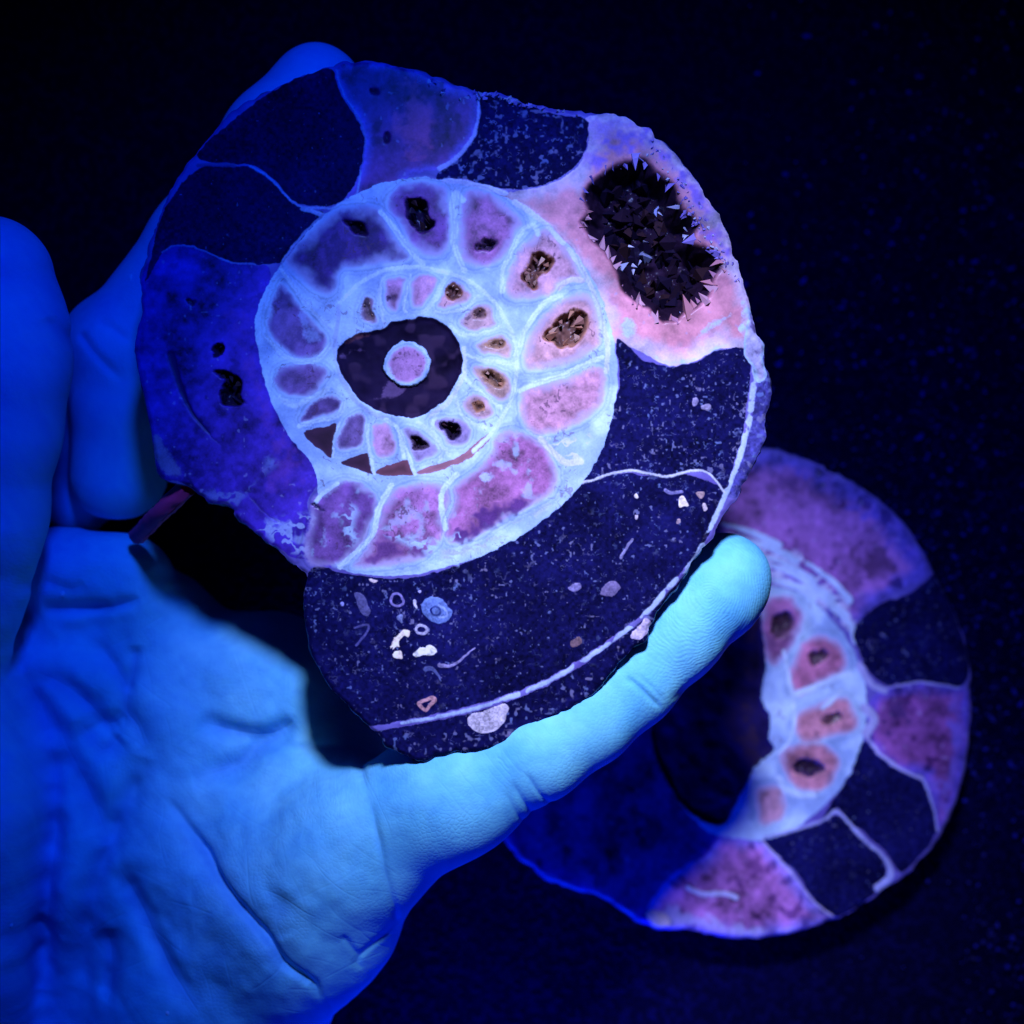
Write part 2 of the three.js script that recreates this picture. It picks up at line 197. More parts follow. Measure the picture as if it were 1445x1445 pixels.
  chamber(pts('e', 165, 690, 180, 630, 260, 598, 360, 598, 418, 630, 390, 700, 340, 752, 250, 752, 195, 732), { w: 11, c: [0.18, 0.10, 0.28], dark: 0.3 }),
  chamber(pts('e', 130, 400, 150, 300, 195, 205, 260, 280, 330, 370, 400, 440, 418, 490, 380, 552, 280, 562, 200, 512, 140, 450), { w: 10, c: [0.16, 0.09, 0.27], dark: 0.6 }),
  stain(pts('e', 280, 340, 330, 375, 410, 450, 370, 500, 300, 480), [0.30, 0.36, 0.62], 8, 0.7),
  L('calcite_infill', 'brown', pts('e', 303, 935, 400, 902, 466, 890, 442, 1000, 440, 1052, 370, 1002), { c: BROWN }),
  L('calcite_infill', 'brown', pts('e', 490, 1075, 560, 1045, 618, 1028, 632, 1080, 645, 1132, 580, 1112, 520, 1092), { c: BROWN }),
  L('calcite_infill', 'brown', pts('e', 655, 1122, 720, 1085, 805, 1062, 822, 1095, 838, 1135, 760, 1140, 690, 1137), { c: [0.085, 0.03, 0.045] }),
  L('calcite_infill', 'brown', pts('e', 848, 1122, 940, 1086, 1050, 1052, 1130, 990, 1200, 935, 1210, 955, 1130, 1042, 1000, 1102, 900, 1132), { c: [0.17, 0.075, 0.10] }),
  sep(pts('e', 195, 140, 255, 225, 330, 320, 420, 410, 470, 400), 7),
  sep(pts('e', 130, 470, 190, 540, 260, 580, 370, 575, 440, 500), 9),
  sep(pts('e', 190, 760, 260, 800, 330, 770, 420, 720), 9),
  sep(pts('e', 280, 900, 380, 870, 470, 850, 500, 790), 8),
  sep(pts('e', 450, 1050, 450, 980, 480, 880), 4),
  sep(pts('e', 650, 1130, 628, 1040, 610, 900), 6),
  sep(pts('e', 845, 1135, 810, 1030, 770, 920), 6),
  sep(pts('e', 480, 300, 560, 220, 640, 168, 740, 133, 850, 127, 980, 148, 1100, 194, 1200, 268, 1280, 372, 1328, 500, 1338, 640, 1306, 780, 1236, 910, 1130, 1020), 7),
  sep(pts('e', 475, 320, 470, 400, 455, 500, 480, 640, 530, 740, 600, 815, 700, 865), 8, { c: [0.40, 0.52, 0.78] }),
  sep(pts('e', 690, 390, 685, 320, 672, 250, 695, 180), 6), sep(pts('e', 800, 345, 790, 300, 810, 230, 820, 165), 6), sep(pts('e', 880, 350, 925, 310, 960, 250, 990, 180), 6), sep(pts('e', 940, 345, 1030, 345, 1100, 318, 1150, 270), 6),
  sep(pts('e', 1020, 420, 1080, 455, 1170, 450, 1260, 415), 6), sep(pts('e', 1070, 540, 1150, 575, 1240, 585, 1325, 600), 6), sep(pts('e', 1070, 650, 1120, 700, 1200, 760, 1260, 810), 6), sep(pts('e', 1040, 740, 1060, 820, 1110, 880, 1190, 905), 6), sep(pts('e', 960, 830, 930, 900, 960, 980, 1010, 1040), 6), sep(pts('e', 860, 880, 910, 920, 960, 1000, 970, 1060), 6), sep(pts('e', 700, 870, 755, 900, 775, 960, 790, 1050), 6),
  sep(pts('e', 1085, 520, 1085, 640, 1050, 720, 1000, 790, 920, 850), 7, { c: [0.56, 0.68, 0.88] }),
  L('umbilical_cavity', 'umbilicus', pts('e', 482, 505, 560, 455, 650, 434, 700, 420, 725, 400, 800, 385, 880, 370, 960, 385, 1030, 450, 1072, 540, 1074, 620, 1045, 690, 1000, 765, 920, 825, 840, 857, 760, 852, 660, 822, 580, 775, 530, 712, 490, 640, 465, 570), { c: [0.012, 0.007, 0.030] }),
  stain(pts('e', 470, 495, 560, 452, 650, 436, 690, 430, 640, 460, 560, 490, 480, 520), [0.16, 0.055, 0.07], 7, 0.9),
  stain(pts('e', 480, 560, 530, 515, 600, 515, 620, 545, 560, 545, 510, 570), [0.15, 0.09, 0.22], 9, 0.85),
  stain(pts('e', 690, 700, 720, 680, 790, 705, 800, 725, 760, 755, 700, 770, 600, 780, 620, 760, 670, 750), [0.10, 0.06, 0.15], 7, 0.9),
  L('nucleus_wall', 'wall', pts('e', 693, 600, 710, 540, 760, 500, 783, 484, 800, 492, 850, 496, 900, 530, 920, 590, 905, 650, 860, 695, 800, 705, 740, 680, 705, 645), {}),
  L('nucleus', 'chamber', pts('e', 720, 600, 735, 550, 780, 520, 840, 520, 885, 555, 893, 605, 875, 655, 830, 682, 775, 680, 735, 650), { c: [0.34, 0.17, 0.36], w: 4 }),
  // crystal lined hollows
  pit(pts('a', 915, 752, 1000, 762, 1022, 822, 968, 812), { c: [0.02, 0.01, 0.04] }),
  pit(pts('a', 1190, 658, 1270, 668, 1282, 735, 1312, 765, 1262, 812, 1205, 775, 1180, 705), { c: [0.03, 0.015, 0.08], depth: 4 }),
  pit(pts('b', 150, 855, 195, 832, 248, 830, 252, 862, 205, 892, 165, 885), { c: [0.10, 0.05, 0.12] }),
  pit(pts('b', 350, 1000, 360, 960, 395, 895, 440, 888, 492, 918, 470, 970, 420, 1005, 420, 1045, 370, 1045), { depth: 2.6 }),
  pit(pts('b', 445, 1235, 500, 1170, 570, 1130, 625, 1145, 640, 1200, 600, 1270, 530, 1300, 450, 1265), { depth: 2.6, c: [0.42, 0.2, 0.13] }),
  pit(pts('e', 585, 300, 622, 275, 638, 330, 655, 380, 625, 386, 595, 372), { depth: 1.5, c: [0.2, 0.13, 0.15] }),
  pit(pts('e', 712, 270, 752, 262, 750, 295, 715, 292), { depth: 1, c: [0.1, 0.05, 0.12] }),
  pit(pts('e', 990, 248, 1030, 205, 1065, 215, 1080, 262, 1040, 288, 1000, 285), { depth: 1.5 }),
  pit(pts('e', 1110, 350, 1165, 322, 1200, 350, 1180, 380, 1130, 385), { depth: 1, c: [0.30, 0.17, 0.16] }),
  pit(pts('e', 1180, 500, 1240, 472, 1290, 490, 1270, 520, 1200, 525), { depth: 1, c: [0.36, 0.2, 0.12] }),
  pit(pts('e', 1155, 628, 1220, 625, 1280, 660, 1285, 700, 1240, 720, 1180, 680), { depth: 1.6, c: [0.36, 0.2, 0.12] }),
  pit(pts('e', 1115, 790, 1140, 770, 1185, 795, 1180, 832, 1135, 830), { depth: 1.2, c: [0.36, 0.18, 0.10] }),
  pit(pts('e', 965, 890, 1020, 878, 1065, 895, 1070, 945, 1030, 968, 995, 950), { depth: 3, c: [0.03, 0.02, 0.06] }),
  pit(pts('e', 825, 945, 870, 950, 920, 995, 880, 1015, 840, 1010), { depth: 2.4, c: [0.08, 0.05, 0.09] }),
  pit(pts('k', 400, 240, 450, 228, 460, 270, 425, 315, 385, 300), { depth: 2.5, c: [0.02, 0.01, 0.05] }),
  pit(pts('k', 400, 375, 470, 370, 550, 420, 545, 500, 570, 545, 440, 545, 435, 480, 455, 440), { depth: 3.5, c: [0.02, 0.01, 0.05] }),
  pit(pts('k', 265, 10, 310, 5, 322, 25, 290, 40), { depth: 1.5, c: [0.02, 0.01, 0.05] }),
  pit(pts('k', 885, 1040, 930, 1050, 980, 1090, 930, 1085), { depth: 1, c: [0.03, 0.02, 0.08] }),
  pit(pts('a', 1025, 200, 1060, 190, 1072, 220, 1040, 232), { depth: 0.6, c: [0.05, 0.02, 0.09] }),
  pit(pts('a', 1085, 390, 1110, 375, 1122, 410, 1095, 435), { depth: 0.6, c: [0.06, 0.02, 0.1] }),
  L('geode_cavity', 'geode', cavity, { depth: 7.5 }),
  // fragments in the sediment of the body chamber
  L('shell_fragment', 'frag', pts('i', 585, 178, 610, 180, 642, 190, 635, 202, 600, 196), { c: [0.62, 0.52, 0.52] }),
  frag(pts('i', 485, 280, 540, 272, 570, 350, 595, 400, 560, 432, 525, 400, 500, 340), { c: [0.09, 0.09, 0.24] }),
  frag(pts('i', 730, 320, 745, 285, 785, 282, 808, 310, 812, 345, 770, 362, 738, 350), { line: true, ring: true, width: 3.4, c: [0.17, 0.15, 0.38] }),
  frag(pts('i', 912, 262, 925, 254, 935, 266, 922, 276), { c: [0.4, 0.4, 0.7] }),
  frag(pts('i', 385, 340, 400, 328, 412, 346, 396, 360), { c: [0.26, 0.28, 0.6] }),
  frag(pts('i', 882, 322, 898, 322, 912, 375, 900, 380), { c: [0.5, 0.5, 0.66] }),
  frag(pts('i', 940, 360, 960, 315, 1010, 303, 1070, 315, 1115, 360, 1150, 400, 1130, 450, 1060, 480, 990, 450, 950, 410), { c: [0.12, 0.20, 0.50] }),
  frag(pts('i', 1000, 385, 1030, 365, 1065, 385, 1060, 420, 1020, 420), { line: true, ring: true, width: 2.5, c: [0.02, 0.04, 0.2] }),
  frag(pts('i', 1060, 360, 1100, 385, 1110, 430, 1060, 440), { line: true, width: 3, c: [0.25, 0.36, 0.66] }),
  frag(pts('i', 900, 520, 920, 495, 960, 500, 978, 530, 955, 550, 915, 545), { line: true, ring: true, width: 4, c: [0.46, 0.46, 0.66] }),
  frag(pts('i', 740, 640, 722, 660, 738, 610, 775, 560, 820, 525, 855, 538, 845, 575, 812, 565, 785, 600, 795, 635, 765, 640, 742, 665), { c: [0.85, 0.74, 0.60] }),
  frag(pts('i', 742, 690, 785, 662, 805, 690, 800, 718, 765, 715), { c: [0.85, 0.74, 0.60] }),
  frag(pts('i', 880, 705, 915, 650, 965, 640, 1000, 632, 1037, 660, 1020, 690, 950, 698), { c: [0.74, 0.76, 0.74] }),
  frag(pts('i', 1060, 762, 1120, 770, 1190, 740, 1250, 690, 1300, 645), { line: true, width: 4.6, taper: [1.2, 0.3], c: [0.30, 0.28, 0.55] }),
  frag(pts('i', 970, 790, 1010, 785, 1050, 825, 1070, 870), { line: true, width: 6, taper: [1.2, 0.3], c: [0.07, 0.09, 0.26] }),
  frag(pts('i', 480, 510, 560, 492, 578, 510, 540, 580, 490, 632), { line: true, width: 3, c: [0.06, 0.06, 0.20] }),
  frag(pts('i', 770, 440, 800, 415, 815, 440, 805, 482, 790, 465), { c: [0.16, 0.2, 0.42] }),
  frag(pts('i', 920, 1020, 970, 1000, 1030, 990, 1000, 1035, 965, 1068, 930, 1040), { line: true, ring: true, width: 5, c: [0.44, 0.24, 0.27] }),
  frag(pts('j', 65, 392, 78, 385, 90, 400, 84, 412, 68, 408), { c: [0.66, 0.62, 0.64] }),
  frag(pts('j', 308, 420, 330, 403, 350, 420, 372, 455, 345, 462, 315, 468), { c: [0.84, 0.76, 0.68] }),
  frag(pts('j', 408, 390, 425, 375, 455, 378, 452, 410, 435, 420), { c: [0.36, 0.26, 0.28] }),
  frag(pts('j', 448, 450, 465, 442, 470, 470, 455, 485), { c: [0.52, 0.46, 0.5] }),
  frag(pts('j', 62, 515, 75, 508, 82, 530, 70, 535), { c: [0.55, 0.5, 0.62] }),
  frag(pts('j', 300, 540, 318, 535, 322, 555, 302, 562), { c: [0.45, 0.34, 0.4] }),
  frag(pts('j', 235, 370, 270, 385, 330, 375), { line: true, width: 5, c: [0.15, 0.15, 0.36] }),
  frag(pts('d', 820, 845, 790, 890, 770, 925), { line: true, width: 4, c: [0.22, 0.22, 0.44] }),
  frag(pts('d', 680, 1075, 715, 1030, 750, 1025, 765, 1060, 730, 1090), { c: [0.13, 0.11, 0.24] }),
  frag(pts('d', 550, 1050, 590, 1030, 600, 1055, 570, 1068), { c: [0.16, 0.15, 0.34] }),
  frag(pts('d', 555, 1280, 590, 1260, 605, 1285, 570, 1305), { c: [0.16, 0.10, 0.13] }),
  frag(pts('d', 1075, 250, 1095, 245, 1098, 275, 1080, 280), { c: [0.24, 0.22, 0.4] }),
  frag(pts('d', 1115, 280, 1150, 275, 1150, 295, 1118, 295), { c: [0.28, 0.26, 0.44] }),
];

const lowOutline = smooth(pts('h', 730, 26, 800, 34, 900, 65, 1000, 118, 1080, 168, 1150, 232, 1210, 322, 1262, 420, 1312, 530, 1336, 620, 1346, 720, 1341, 830, 1326, 950, 1292, 1060, 1242, 1150, 1152, 1240, 1052, 1310, 962, 1360, 852, 1396, 740, 1415, 640, 1412, 560, 1396, 480, 1392, 420, 1372, 370, 1345, 290, 1295, 200, 1270, 120, 1232, 50, 1170, -10, 1090, -100, 950, -140, 760, -90, 520, 40, 320, 220, 160, 430, 60, 600, 25), true, 8);
const lowLayers = [
  L('calcite_infill', 'calcite', pts('h', 560, 60, 740, 36, 800, 44, 900, 74, 1000, 126, 1080, 176, 1145, 236, 1200, 325, 1220, 345, 1205, 395, 1140, 430, 1080, 465, 1030, 510, 1000, 540, 880, 420, 760, 400, 640, 420, 520, 520, 400, 300), { c: [0.27, 0.11, 0.34], edge: [0.13, 0.10, 0.50], w: 34, spots: 0.9 }),
  stain(pts('h', 1000, 300, 1060, 275, 1130, 320, 1140, 380, 1080, 400, 1020, 380), [0.09, 0.035, 0.11], 22, 0.9),
  stain(pts('h', 800, 90, 870, 85, 900, 120, 860, 160, 800, 140), [0.10, 0.04, 0.17], 20, 0.7),
  stain(pts('h', 820, 60, 1000, 135, 1150, 250, 1210, 330, 1150, 380, 1060, 250, 900, 150), [0.10, 0.08, 0.50], 40, 0.8),
  L('calcite_infill', 'calcite', pts('h', -80, 900, -90, 620, 60, 360, 300, 200, 560, 200, 640, 420, 520, 560, 470, 760, 520, 960, 640, 1100, 640, 1130, 560, 1250, 470, 1370, 370, 1330, 200, 1255, 60, 1160), { c: [0.14, 0.05, 0.24], edge: BLUE, w: 24, spots: 0.8 }),
  L('calcite_vein', 'wisp', pts('h', 640, 250, 700, 262, 800, 285, 880, 325, 955, 395, 1005, 460, 1030, 520, 1010, 560, 900, 470, 780, 420, 660, 400, 600, 320), { c: [0.52, 0.56, 0.76], k: 1.5 }),
  ...[[640, 240, 720, 262, 800, 300], [660, 270, 760, 300, 850, 345], [700, 320, 800, 345, 900, 400], [700, 285, 790, 312, 830, 330], [760, 350, 860, 390, 950, 450], [800, 400, 900, 430, 990, 500], [740, 390, 830, 410, 900, 450], [880, 350, 950, 400, 1000, 455], [940, 470, 1000, 520, 1020, 570]].map((q) => L('calcite_vein', 'line', pts('h', ...q), { line: true, width: 9, taper: [0.5, 1.2], c: [0.46, 0.62, 0.84] })),
  mat(pts('h', 1012, 545, 1050, 492, 1090, 462, 1160, 442, 1215, 402, 1245, 380, 1275, 430, 1318, 545, 1340, 650, 1312, 702, 1250, 690, 1180, 690, 1120, 702, 1062, 662, 1036, 622), { dens: 0.35 }),
  L('calcite_infill', 'calcite', pts('h', 1045, 790, 1060, 740, 1092, 712, 1120, 698, 1180, 688, 1250, 692, 1310, 704, 1340, 722, 1336, 830, 1320, 945, 1296, 1030, 1250, 1110, 1242, 1050, 1215, 955, 1150, 935, 1090, 895, 1050, 845), { c: [0.22, 0.07, 0.26], edge: [0.12, 0.08, 0.46], w: 20, spots: 0.9 }),
  stain(pts('h', 1090, 740, 1160, 720, 1180, 800, 1130, 850, 1085, 820), [0.06, 0.025, 0.13], 20, 0.9),
  stain(pts('h', 1280, 740, 1335, 730, 1330, 850, 1310, 970, 1270, 1080, 1240, 1000, 1220, 960, 1270, 930), [0.17, 0.12, 0.52], 16, 0.8),
  mat(pts('h', 1040, 855, 1085, 897, 1145, 942, 1208, 968, 1236, 1050, 1248, 1112, 1200, 1182, 1148, 1228, 1105, 1172, 1045, 1118, 1000, 1082, 968, 1045, 920, 1082, 960, 1010, 1012, 930), { dens: 0.14 }),
  mat(pts('h', 752, 1132, 840, 1106, 920, 1086, 962, 1062, 998, 1090, 1040, 1130, 1088, 1172, 1105, 1235, 1075, 1285, 968, 1352, 900, 1302, 860, 1240, 800, 1182), { dens: 0.3 }),
  L('calcite_infill', 'calcite', pts('h', 640, 1125, 745, 1140, 800, 1195, 850, 1248, 900, 1315, 955, 1356, 850, 1390, 740, 1408, 640, 1404, 560, 1388, 470, 1380, 430, 1330, 500, 1230, 590, 1180), { c: [0.36, 0.14, 0.38], edge: [0.24, 0.18, 0.58], w: 22, spots: 0.9 }),
  stain(pts('h', 480, 1300, 560, 1330, 700, 1370, 850, 1385, 740, 1412, 560, 1396, 450, 1375), [0.40, 0.40, 0.66], 12, 0.7),
  stain(pts('h', 680, 1180, 740, 1170, 780, 1230, 730, 1260, 690, 1220), [0.10, 0.03, 0.13], 18, 0.8),
  L('rim_calcite', 'tint', pts('h', 370, 1340, 430, 1360, 480, 1380, 560, 1385, 640, 1402, 700, 1410, 640, 1416, 560, 1400, 480, 1396, 420, 1378), { c: [0.05, 0.06, 0.9], soft: 4, k: 0.9 }),  // saturated blue puts the glow of the lit rim into the colour
  L('shell_fragment', 'frag', pts('h', 425, 1350, 445, 1335, 485, 1350, 490, 1375, 450, 1380), { c: [0.7, 0.6, 0.5] }),
  sep(pts('h', 545, 1270, 590, 1288, 640, 1285, 680, 1298), 9, { c: [0.45, 0.48, 0.7] }),
  L('whorl_wall', 'wall', pts('h', 560, 480, 650, 420, 780, 415, 882, 448, 955, 515, 1005, 585, 1035, 660, 1050, 740, 1040, 840, 1012, 925, 960, 1005, 900, 1064, 830, 1110, 760, 1134, 690, 1130, 600, 1110, 500, 1000, 450, 820, 470, 620), {}),
  sep(pts('h', 1030, 640, 1060, 690, 1100, 712), 12, { c: [0.36, 0.38, 0.66] }),
  sep(pts('h', 1042, 760, 1070, 790, 1050, 830), 16, { c: [0.40, 0.42, 0.68] }),
  chamber(pts('h', 755, 470, 822, 440, 862, 475, 872, 522, 838, 590, 795, 640, 758, 610), { w: 14, c: [0.30, 0.12, 0.27], dark: 0.5 }),
  chamber(pts('h', 832, 650, 866, 580, 920, 552, 980, 582, 996, 645, 935, 682, 860, 728, 832, 695), { w: 12, c: [0.44, 0.16, 0.28], dark: 0.3 }),
  chamber(pts('h', 846, 785, 900, 752, 985, 728, 1012, 760, 1024, 818, 945, 845, 862, 855), { w: 12, c: [0.54, 0.24, 0.30], dark: 0.3 }),
  chamber(pts('h', 804, 885, 860, 860, 945, 870, 976, 920, 940, 985, 868, 995, 820, 955), { w: 12, c: [0.46, 0.2, 0.26], dark: 0.4 }),
  chamber(pts('h', 735, 990, 800, 978, 822, 1020, 812, 1072, 752, 1094, 735, 1045), { w: 12, c: [0.5, 0.28, 0.36] }),
  chamber(pts('h', 600, 540, 690, 500, 740, 560, 720, 640, 640, 640), { w: 12, c: [0.2, 0.1, 0.25] }),
  chamber(pts('h', 530, 900, 600, 860, 680, 940, 640, 1040, 560, 1000), { w: 12, c: [0.2, 0.1, 0.25] }),
  sep(pts('h', 850, 720, 930, 690, 1000, 660), 9), sep(pts('h', 815, 600, 832, 690, 846, 780, 832, 850, 800, 890), 6), sep(pts('h', 800, 960, 830, 1000, 900, 1010), 10),
  sep(pts('h', 925, 760, 955, 735, 975, 715), 8),
  L('umbilical_cavity', 'umbilicus', pts('h', 440, 820, 470, 640, 550, 490, 640, 450, 735, 470, 758, 560, 764, 640, 752, 735, 775, 775, 772, 840, 786, 880, 735, 925, 690, 1010, 640, 1090, 540, 1050, 470, 940), { c: [0.016, 0.011, 0.085] }),  // disc widened and darkened to stand for shade over the inner whorl
  pit(pts('h', 780, 500, 830, 485, 850, 520, 820, 560, 785, 560), { c: [0.12, 0.06, 0.12], depth: 1.6 }),
  pit(pts('h', 885, 610, 930, 590, 945, 615, 900, 640), { c: [0.12, 0.05, 0.10], depth: 0.8 }),
  pit(pts('h', 920, 790, 970, 770, 985, 790, 940, 815), { c: [0.16, 0.07, 0.10], depth: 0.7 }),
  pit(pts('h', 840, 915, 900, 900, 935, 935, 890, 960, 850, 945), { c: [0.06, 0.03, 0.10], depth: 1.4 }),
  sep(pts('h', 760, 1128, 860, 1102, 930, 1076, 962, 1052, 1000, 1088, 1040, 1132, 1085, 1170), 5, { c: [0.34, 0.38, 0.66] }),
  L('septum', 'line', pts('h', 1085, 1168, 1110, 1200, 1115, 1240, 1085, 1270), { line: true, width: 10, taper: [0.4, 1.3], c: [0.34, 0.38, 0.68] }),
  sep(pts('h', 1050, 845, 1090, 893, 1150, 936, 1210, 962), 5, { c: [0.42, 0.42, 0.68] }), sep(pts('h', 1212, 965, 1240, 1050, 1250, 1108), 4, { c: [0.32, 0.34, 0.66] }),
  sep(pts('h', 752, 1136, 800, 1190, 850, 1245, 900, 1310, 955, 1352), 4, { c: [0.40, 0.38, 0.66] }),
  sep(pts('h', 1110, 705, 1180, 690, 1250, 694, 1312, 704), 4, { c: [0.3, 0.3, 0.6] }),
];

for (const [o, amp] of [[heldOutline, 5], [lowOutline, 4]]) for (const q of o) { const k = amp * (0.35 + 1.1 * noise(q[0] * 0.011, q[1] * 0.011 + 4)); const dx = (fbm(q[0] * 0.07, q[1] * 0.07, 3) - 0.5) * 2 * k, dy = (fbm(q[0] * 0.07 + 50, q[1] * 0.07, 3) - 0.5) * 2 * k; q[0] += dx; q[1] += dy; }
// ---------------------------------------------------------------- a sliced ammonite half: cut face raised from its layers, side and back
function speckles(x, y, l) {
  const f = l.big ? 0.14 : 0.20, n = fbm(x * f + 31, y * f, 2), zone = fbm(x * 0.018 + 3, y * 0.018 + 3, 2), k = clamp(l.dens * (0.1 + 1.8 * zone), 0, 1.2);
  const r = Math.abs(2 * noise(x * 0.13 + 5 + noise(x * 0.3, y * 0.3), y * 0.13 + 80 + noise(x * 0.3 + 9, y * 0.3)) - 1), worm = sst(0.2, 0.02, r) * sst(0.55, 0.8, noise(x * 0.16, y * 0.16 + 40)) * (0.4 + 0.6 * noise(x * 0.4, y * 0.4));
  return clamp(sst(0.84 - 0.2 * k, 0.96 - 0.17 * k, n) * 0.8 + worm * (l.worm ? 1.1 : 0.7) * k);
}
function ammonite(root, outline, layers, y0, thick, step, seed, sideColor) {
  const O = raster({ p: outline }, 12), { x0, y0: v0, w, h } = O;
  layers.forEach((l) => { l.r = raster(l, 26); });
  const tex = new Uint8Array(w * h * 4), height = new Float32Array(w * h), label = new Int16Array(w * h).fill(-1);
  for (let j = 0; j < h; j++) for (let i = 0; i < w; i++) {
    const x = x0 + i, y = v0 + j, q = j * w + i;
    if (O.data[q] > 8) { tex[q * 4 + 3] = 255; continue; }
    const edge = -O.data[q], n1 = fbm(x * 0.11 + seed, y * 0.11, 2) - 0.5, n2 = fbm(x * 0.11, y * 0.11 + 60 + seed, 2) - 0.5, fine = noise(x * 0.55, y * 0.55) - 0.5, mid = fbm(x * 0.045 + 9, y * 0.045 + seed, 4) - 0.5, cloud = fbm(x * 0.016 + 3, y * 0.016 + 1, 3) - 0.5;
    const wx = x + n1 * 4 + fine * 0.7, wy = y + n2 * 4 + fine * 0.7;
    let c0 = 0.13 + mid * 0.12, c1 = 0.11 + mid * 0.12, c2 = 0.42 + mid * 0.25, hh = 0, lab = -1, band = 99;
    const put = (c, a) => { c0 = mix(c0, c[0], a); c1 = mix(c1, c[1], a); c2 = mix(c2, c[2], a); };
    const scale = (k) => { c0 *= k; c1 *= k; c2 *= k; };
    for (let n = 0; n < layers.length; n++) {
      const l = layers[n], r = l.r;
      if (x < r.x0 || y < r.y0 || x >= r.x0 + r.w || y >= r.y0 + r.h) continue;
      const sd = l.line ? dist(r, x + n1 * 2.5, y + n2 * 2.5) : dist(r, wx, wy), d = -sd, a = clamp(d + 0.5);
      if (l.look === 'chamber' && sd > 0) band = Math.min(band, sd);
      if (a <= 0 && !(d > -3 && (l.look === 'chamber' || l.look === 'line'))) continue;
      if (d > 0 && l.name && (l.look !== 'wisp')) lab = n;
      switch (l.look) {
        case 'calcite': {
          const t = sst(0, l.w, d + mid * l.w * 1.2); put([mix(l.edge[0], l.c[0], t), mix(l.edge[1], l.c[1], t), mix(l.edge[2], l.c[2], t)], a);
          scale(Math.max(0.15, 1 + (cloud * 1.5 + mid * 1.2 + (fbm(x * 0.13 + 33, y * 0.13 + seed, 3) - 0.5) * (l.mott ?? 0.9) + fine * 0.2) * a));
          const sp = sst(0.60, 0.74, fbm(x * 0.045 + 70, y * 0.045 + seed, 5)) * l.spots; put([c0 * 0.3, c1 * 0.25, c2 * 0.38], sp * a);
          put([0.4, 0.38, 0.66], sst(0.80, 0.9, fbm(x * 0.13 + 4, y * 0.13, 2)) * 0.35 * a);
          hh = 0; break;
        }
        case 'tint': { const k = sst(0, l.soft, d + mid * l.soft * 1.6 + (n1 + n2) * l.soft * 0.9 + fine * 3) * l.k; put(l.c, k); if (l.k > 0.5) scale(1 + (mid * 0.7 + fine * 0.25) * k); break; }
        case 'crack': put(l.c, sst(0, 3, d)); hh = -0.25 * sst(0, 3, d); break;
        case 'matrix': {
          const b = l.tone ?? MATRIX, g = 0.25 + cloud * 0.9 + 1.7 * fbm(x * 0.23 + 12, y * 0.23, 3) * (0.6 + 0.8 * noise(x * 0.03, y * 0.03 + 8)); put([b[0] * g, b[1] * g, b[2] * g], a);
          const s = speckles(x, y, l) * a, hue = noise(x * 0.07 + 50, y * 0.07); put([SPECK[0] * (0.7 + hue * 0.5), SPECK[1], SPECK[2] * (1.1 - hue * 0.3)], s * 0.8);
          hh = -0.04 + 0.03 * s + fine * 0.03; break;
        }
        case 'line': { const ls = sst(-1.3, 1.2, d + fine * 0.8 + mid * 1.5 - (l.patchy ? 5 * sst(0.56, 0.75, fbm(x * 0.05 + 5, y * 0.05, 3)) : 0)); put(l.c, ls); scale(1 + (mid * 0.8 + fine * 0.25) * ls); hh = mix(hh, 0.06, a); break; }
        case 'wisp': { const rr = 1 - Math.abs(2 * fbm(x * 0.035 + n1, y * 0.06 + n2, 3) - 1) * 3.4, m = clamp(sst(0.15, 0.75, rr) + sst(0.6, 0.75, fbm(x * 0.05 + 44, y * 0.05, 3)) * 0.7) * sst(0, 14, d) * (l.k ?? 0.85); put(l.c, clamp(m)); scale(1 + fine * 0.25 * m); if (m > 0.5) lab = n; break; }
        case 'wall': { put([0.31, 0.47, 0.76], a); put([0.52, 0.74, 0.90], sst(-0.2, 0.22, cloud + mid * 0.6) * 0.8 * a); scale(1 + (mid * 0.5 + fine * 0.18) * a); put([0.14, 0.09, 0.16], sst(0.80, 0.88, noise(x * 0.21 + n1 * 6, y * 0.21 + n2 * 6)) * sst(0.5, 0.7, noise(x * 0.03 + 7, y * 0.03)) * 0.6 * a); hh = 0.04; band = 99; break; }
        case 'chamber': {
          const t = sst(-2, l.w * 0.9, d + mid * l.w * 1.3 + fine * 2.2 + cloud * 3);
          put([mix(0.50, l.c[0], 0.35), mix(0.46, l.c[1], 0.35), mix(0.76, l.c[2], 0.4)], sst(-3, l.w * 0.35, d + fine * 2) * 0.8); put(l.c, t);
          scale(Math.max(0.2, 1 + (mid * 1.3 + cloud * 0.7 + n1 * 0.8 + fine * 0.35) * t)); if (l.dark) put([c0 * 0.3, c1 * 0.28, c2 * 0.45], sst(0.45, 0.62, fbm(x * 0.04 + 21, y * 0.04 + 5, 5)) * l.dark * t);
          if (l.spots) put(WHITE, sst(0.58, 0.75, fbm(x * 0.055 + 120, y * 0.055, 5)) * 0.5 * t * l.spots);
          put([0.08, 0.035, 0.08], sst(0.80, 0.9, noise(x * 0.19 + n1 * 6, y * 0.19 + n2 * 6)) * sst(0.4, 0.6, noise(x * 0.03 + 27, y * 0.03)) * 0.7 * t); hh = mix(hh, 0.02, a); break;
        }
        case 'brown': { const t = sst(0, 12, d); put([mix(l.c[0] * 1.8, l.c[0], t), mix(l.c[1] * 1.8, l.c[1], t), mix(l.c[2] * 1.8, l.c[2], t)], a); scale(1 + mid * 0.8 * a); hh = 0.01; break; }
        case 'umbilicus': { put(l.c, a); scale(1 + (cloud * 1.4 + mid * 1.4) * a); const dome = fbm(x * 0.05 + 3, y * 0.05 + 70, 2); put([0.04, 0.022, 0.06], sst(0.52, 0.7, dome) * 0.7 * a); hh = -0.5 * sst(0, 5, d) + 0.7 * (dome - 0.5) * sst(0, 12, d); break; }
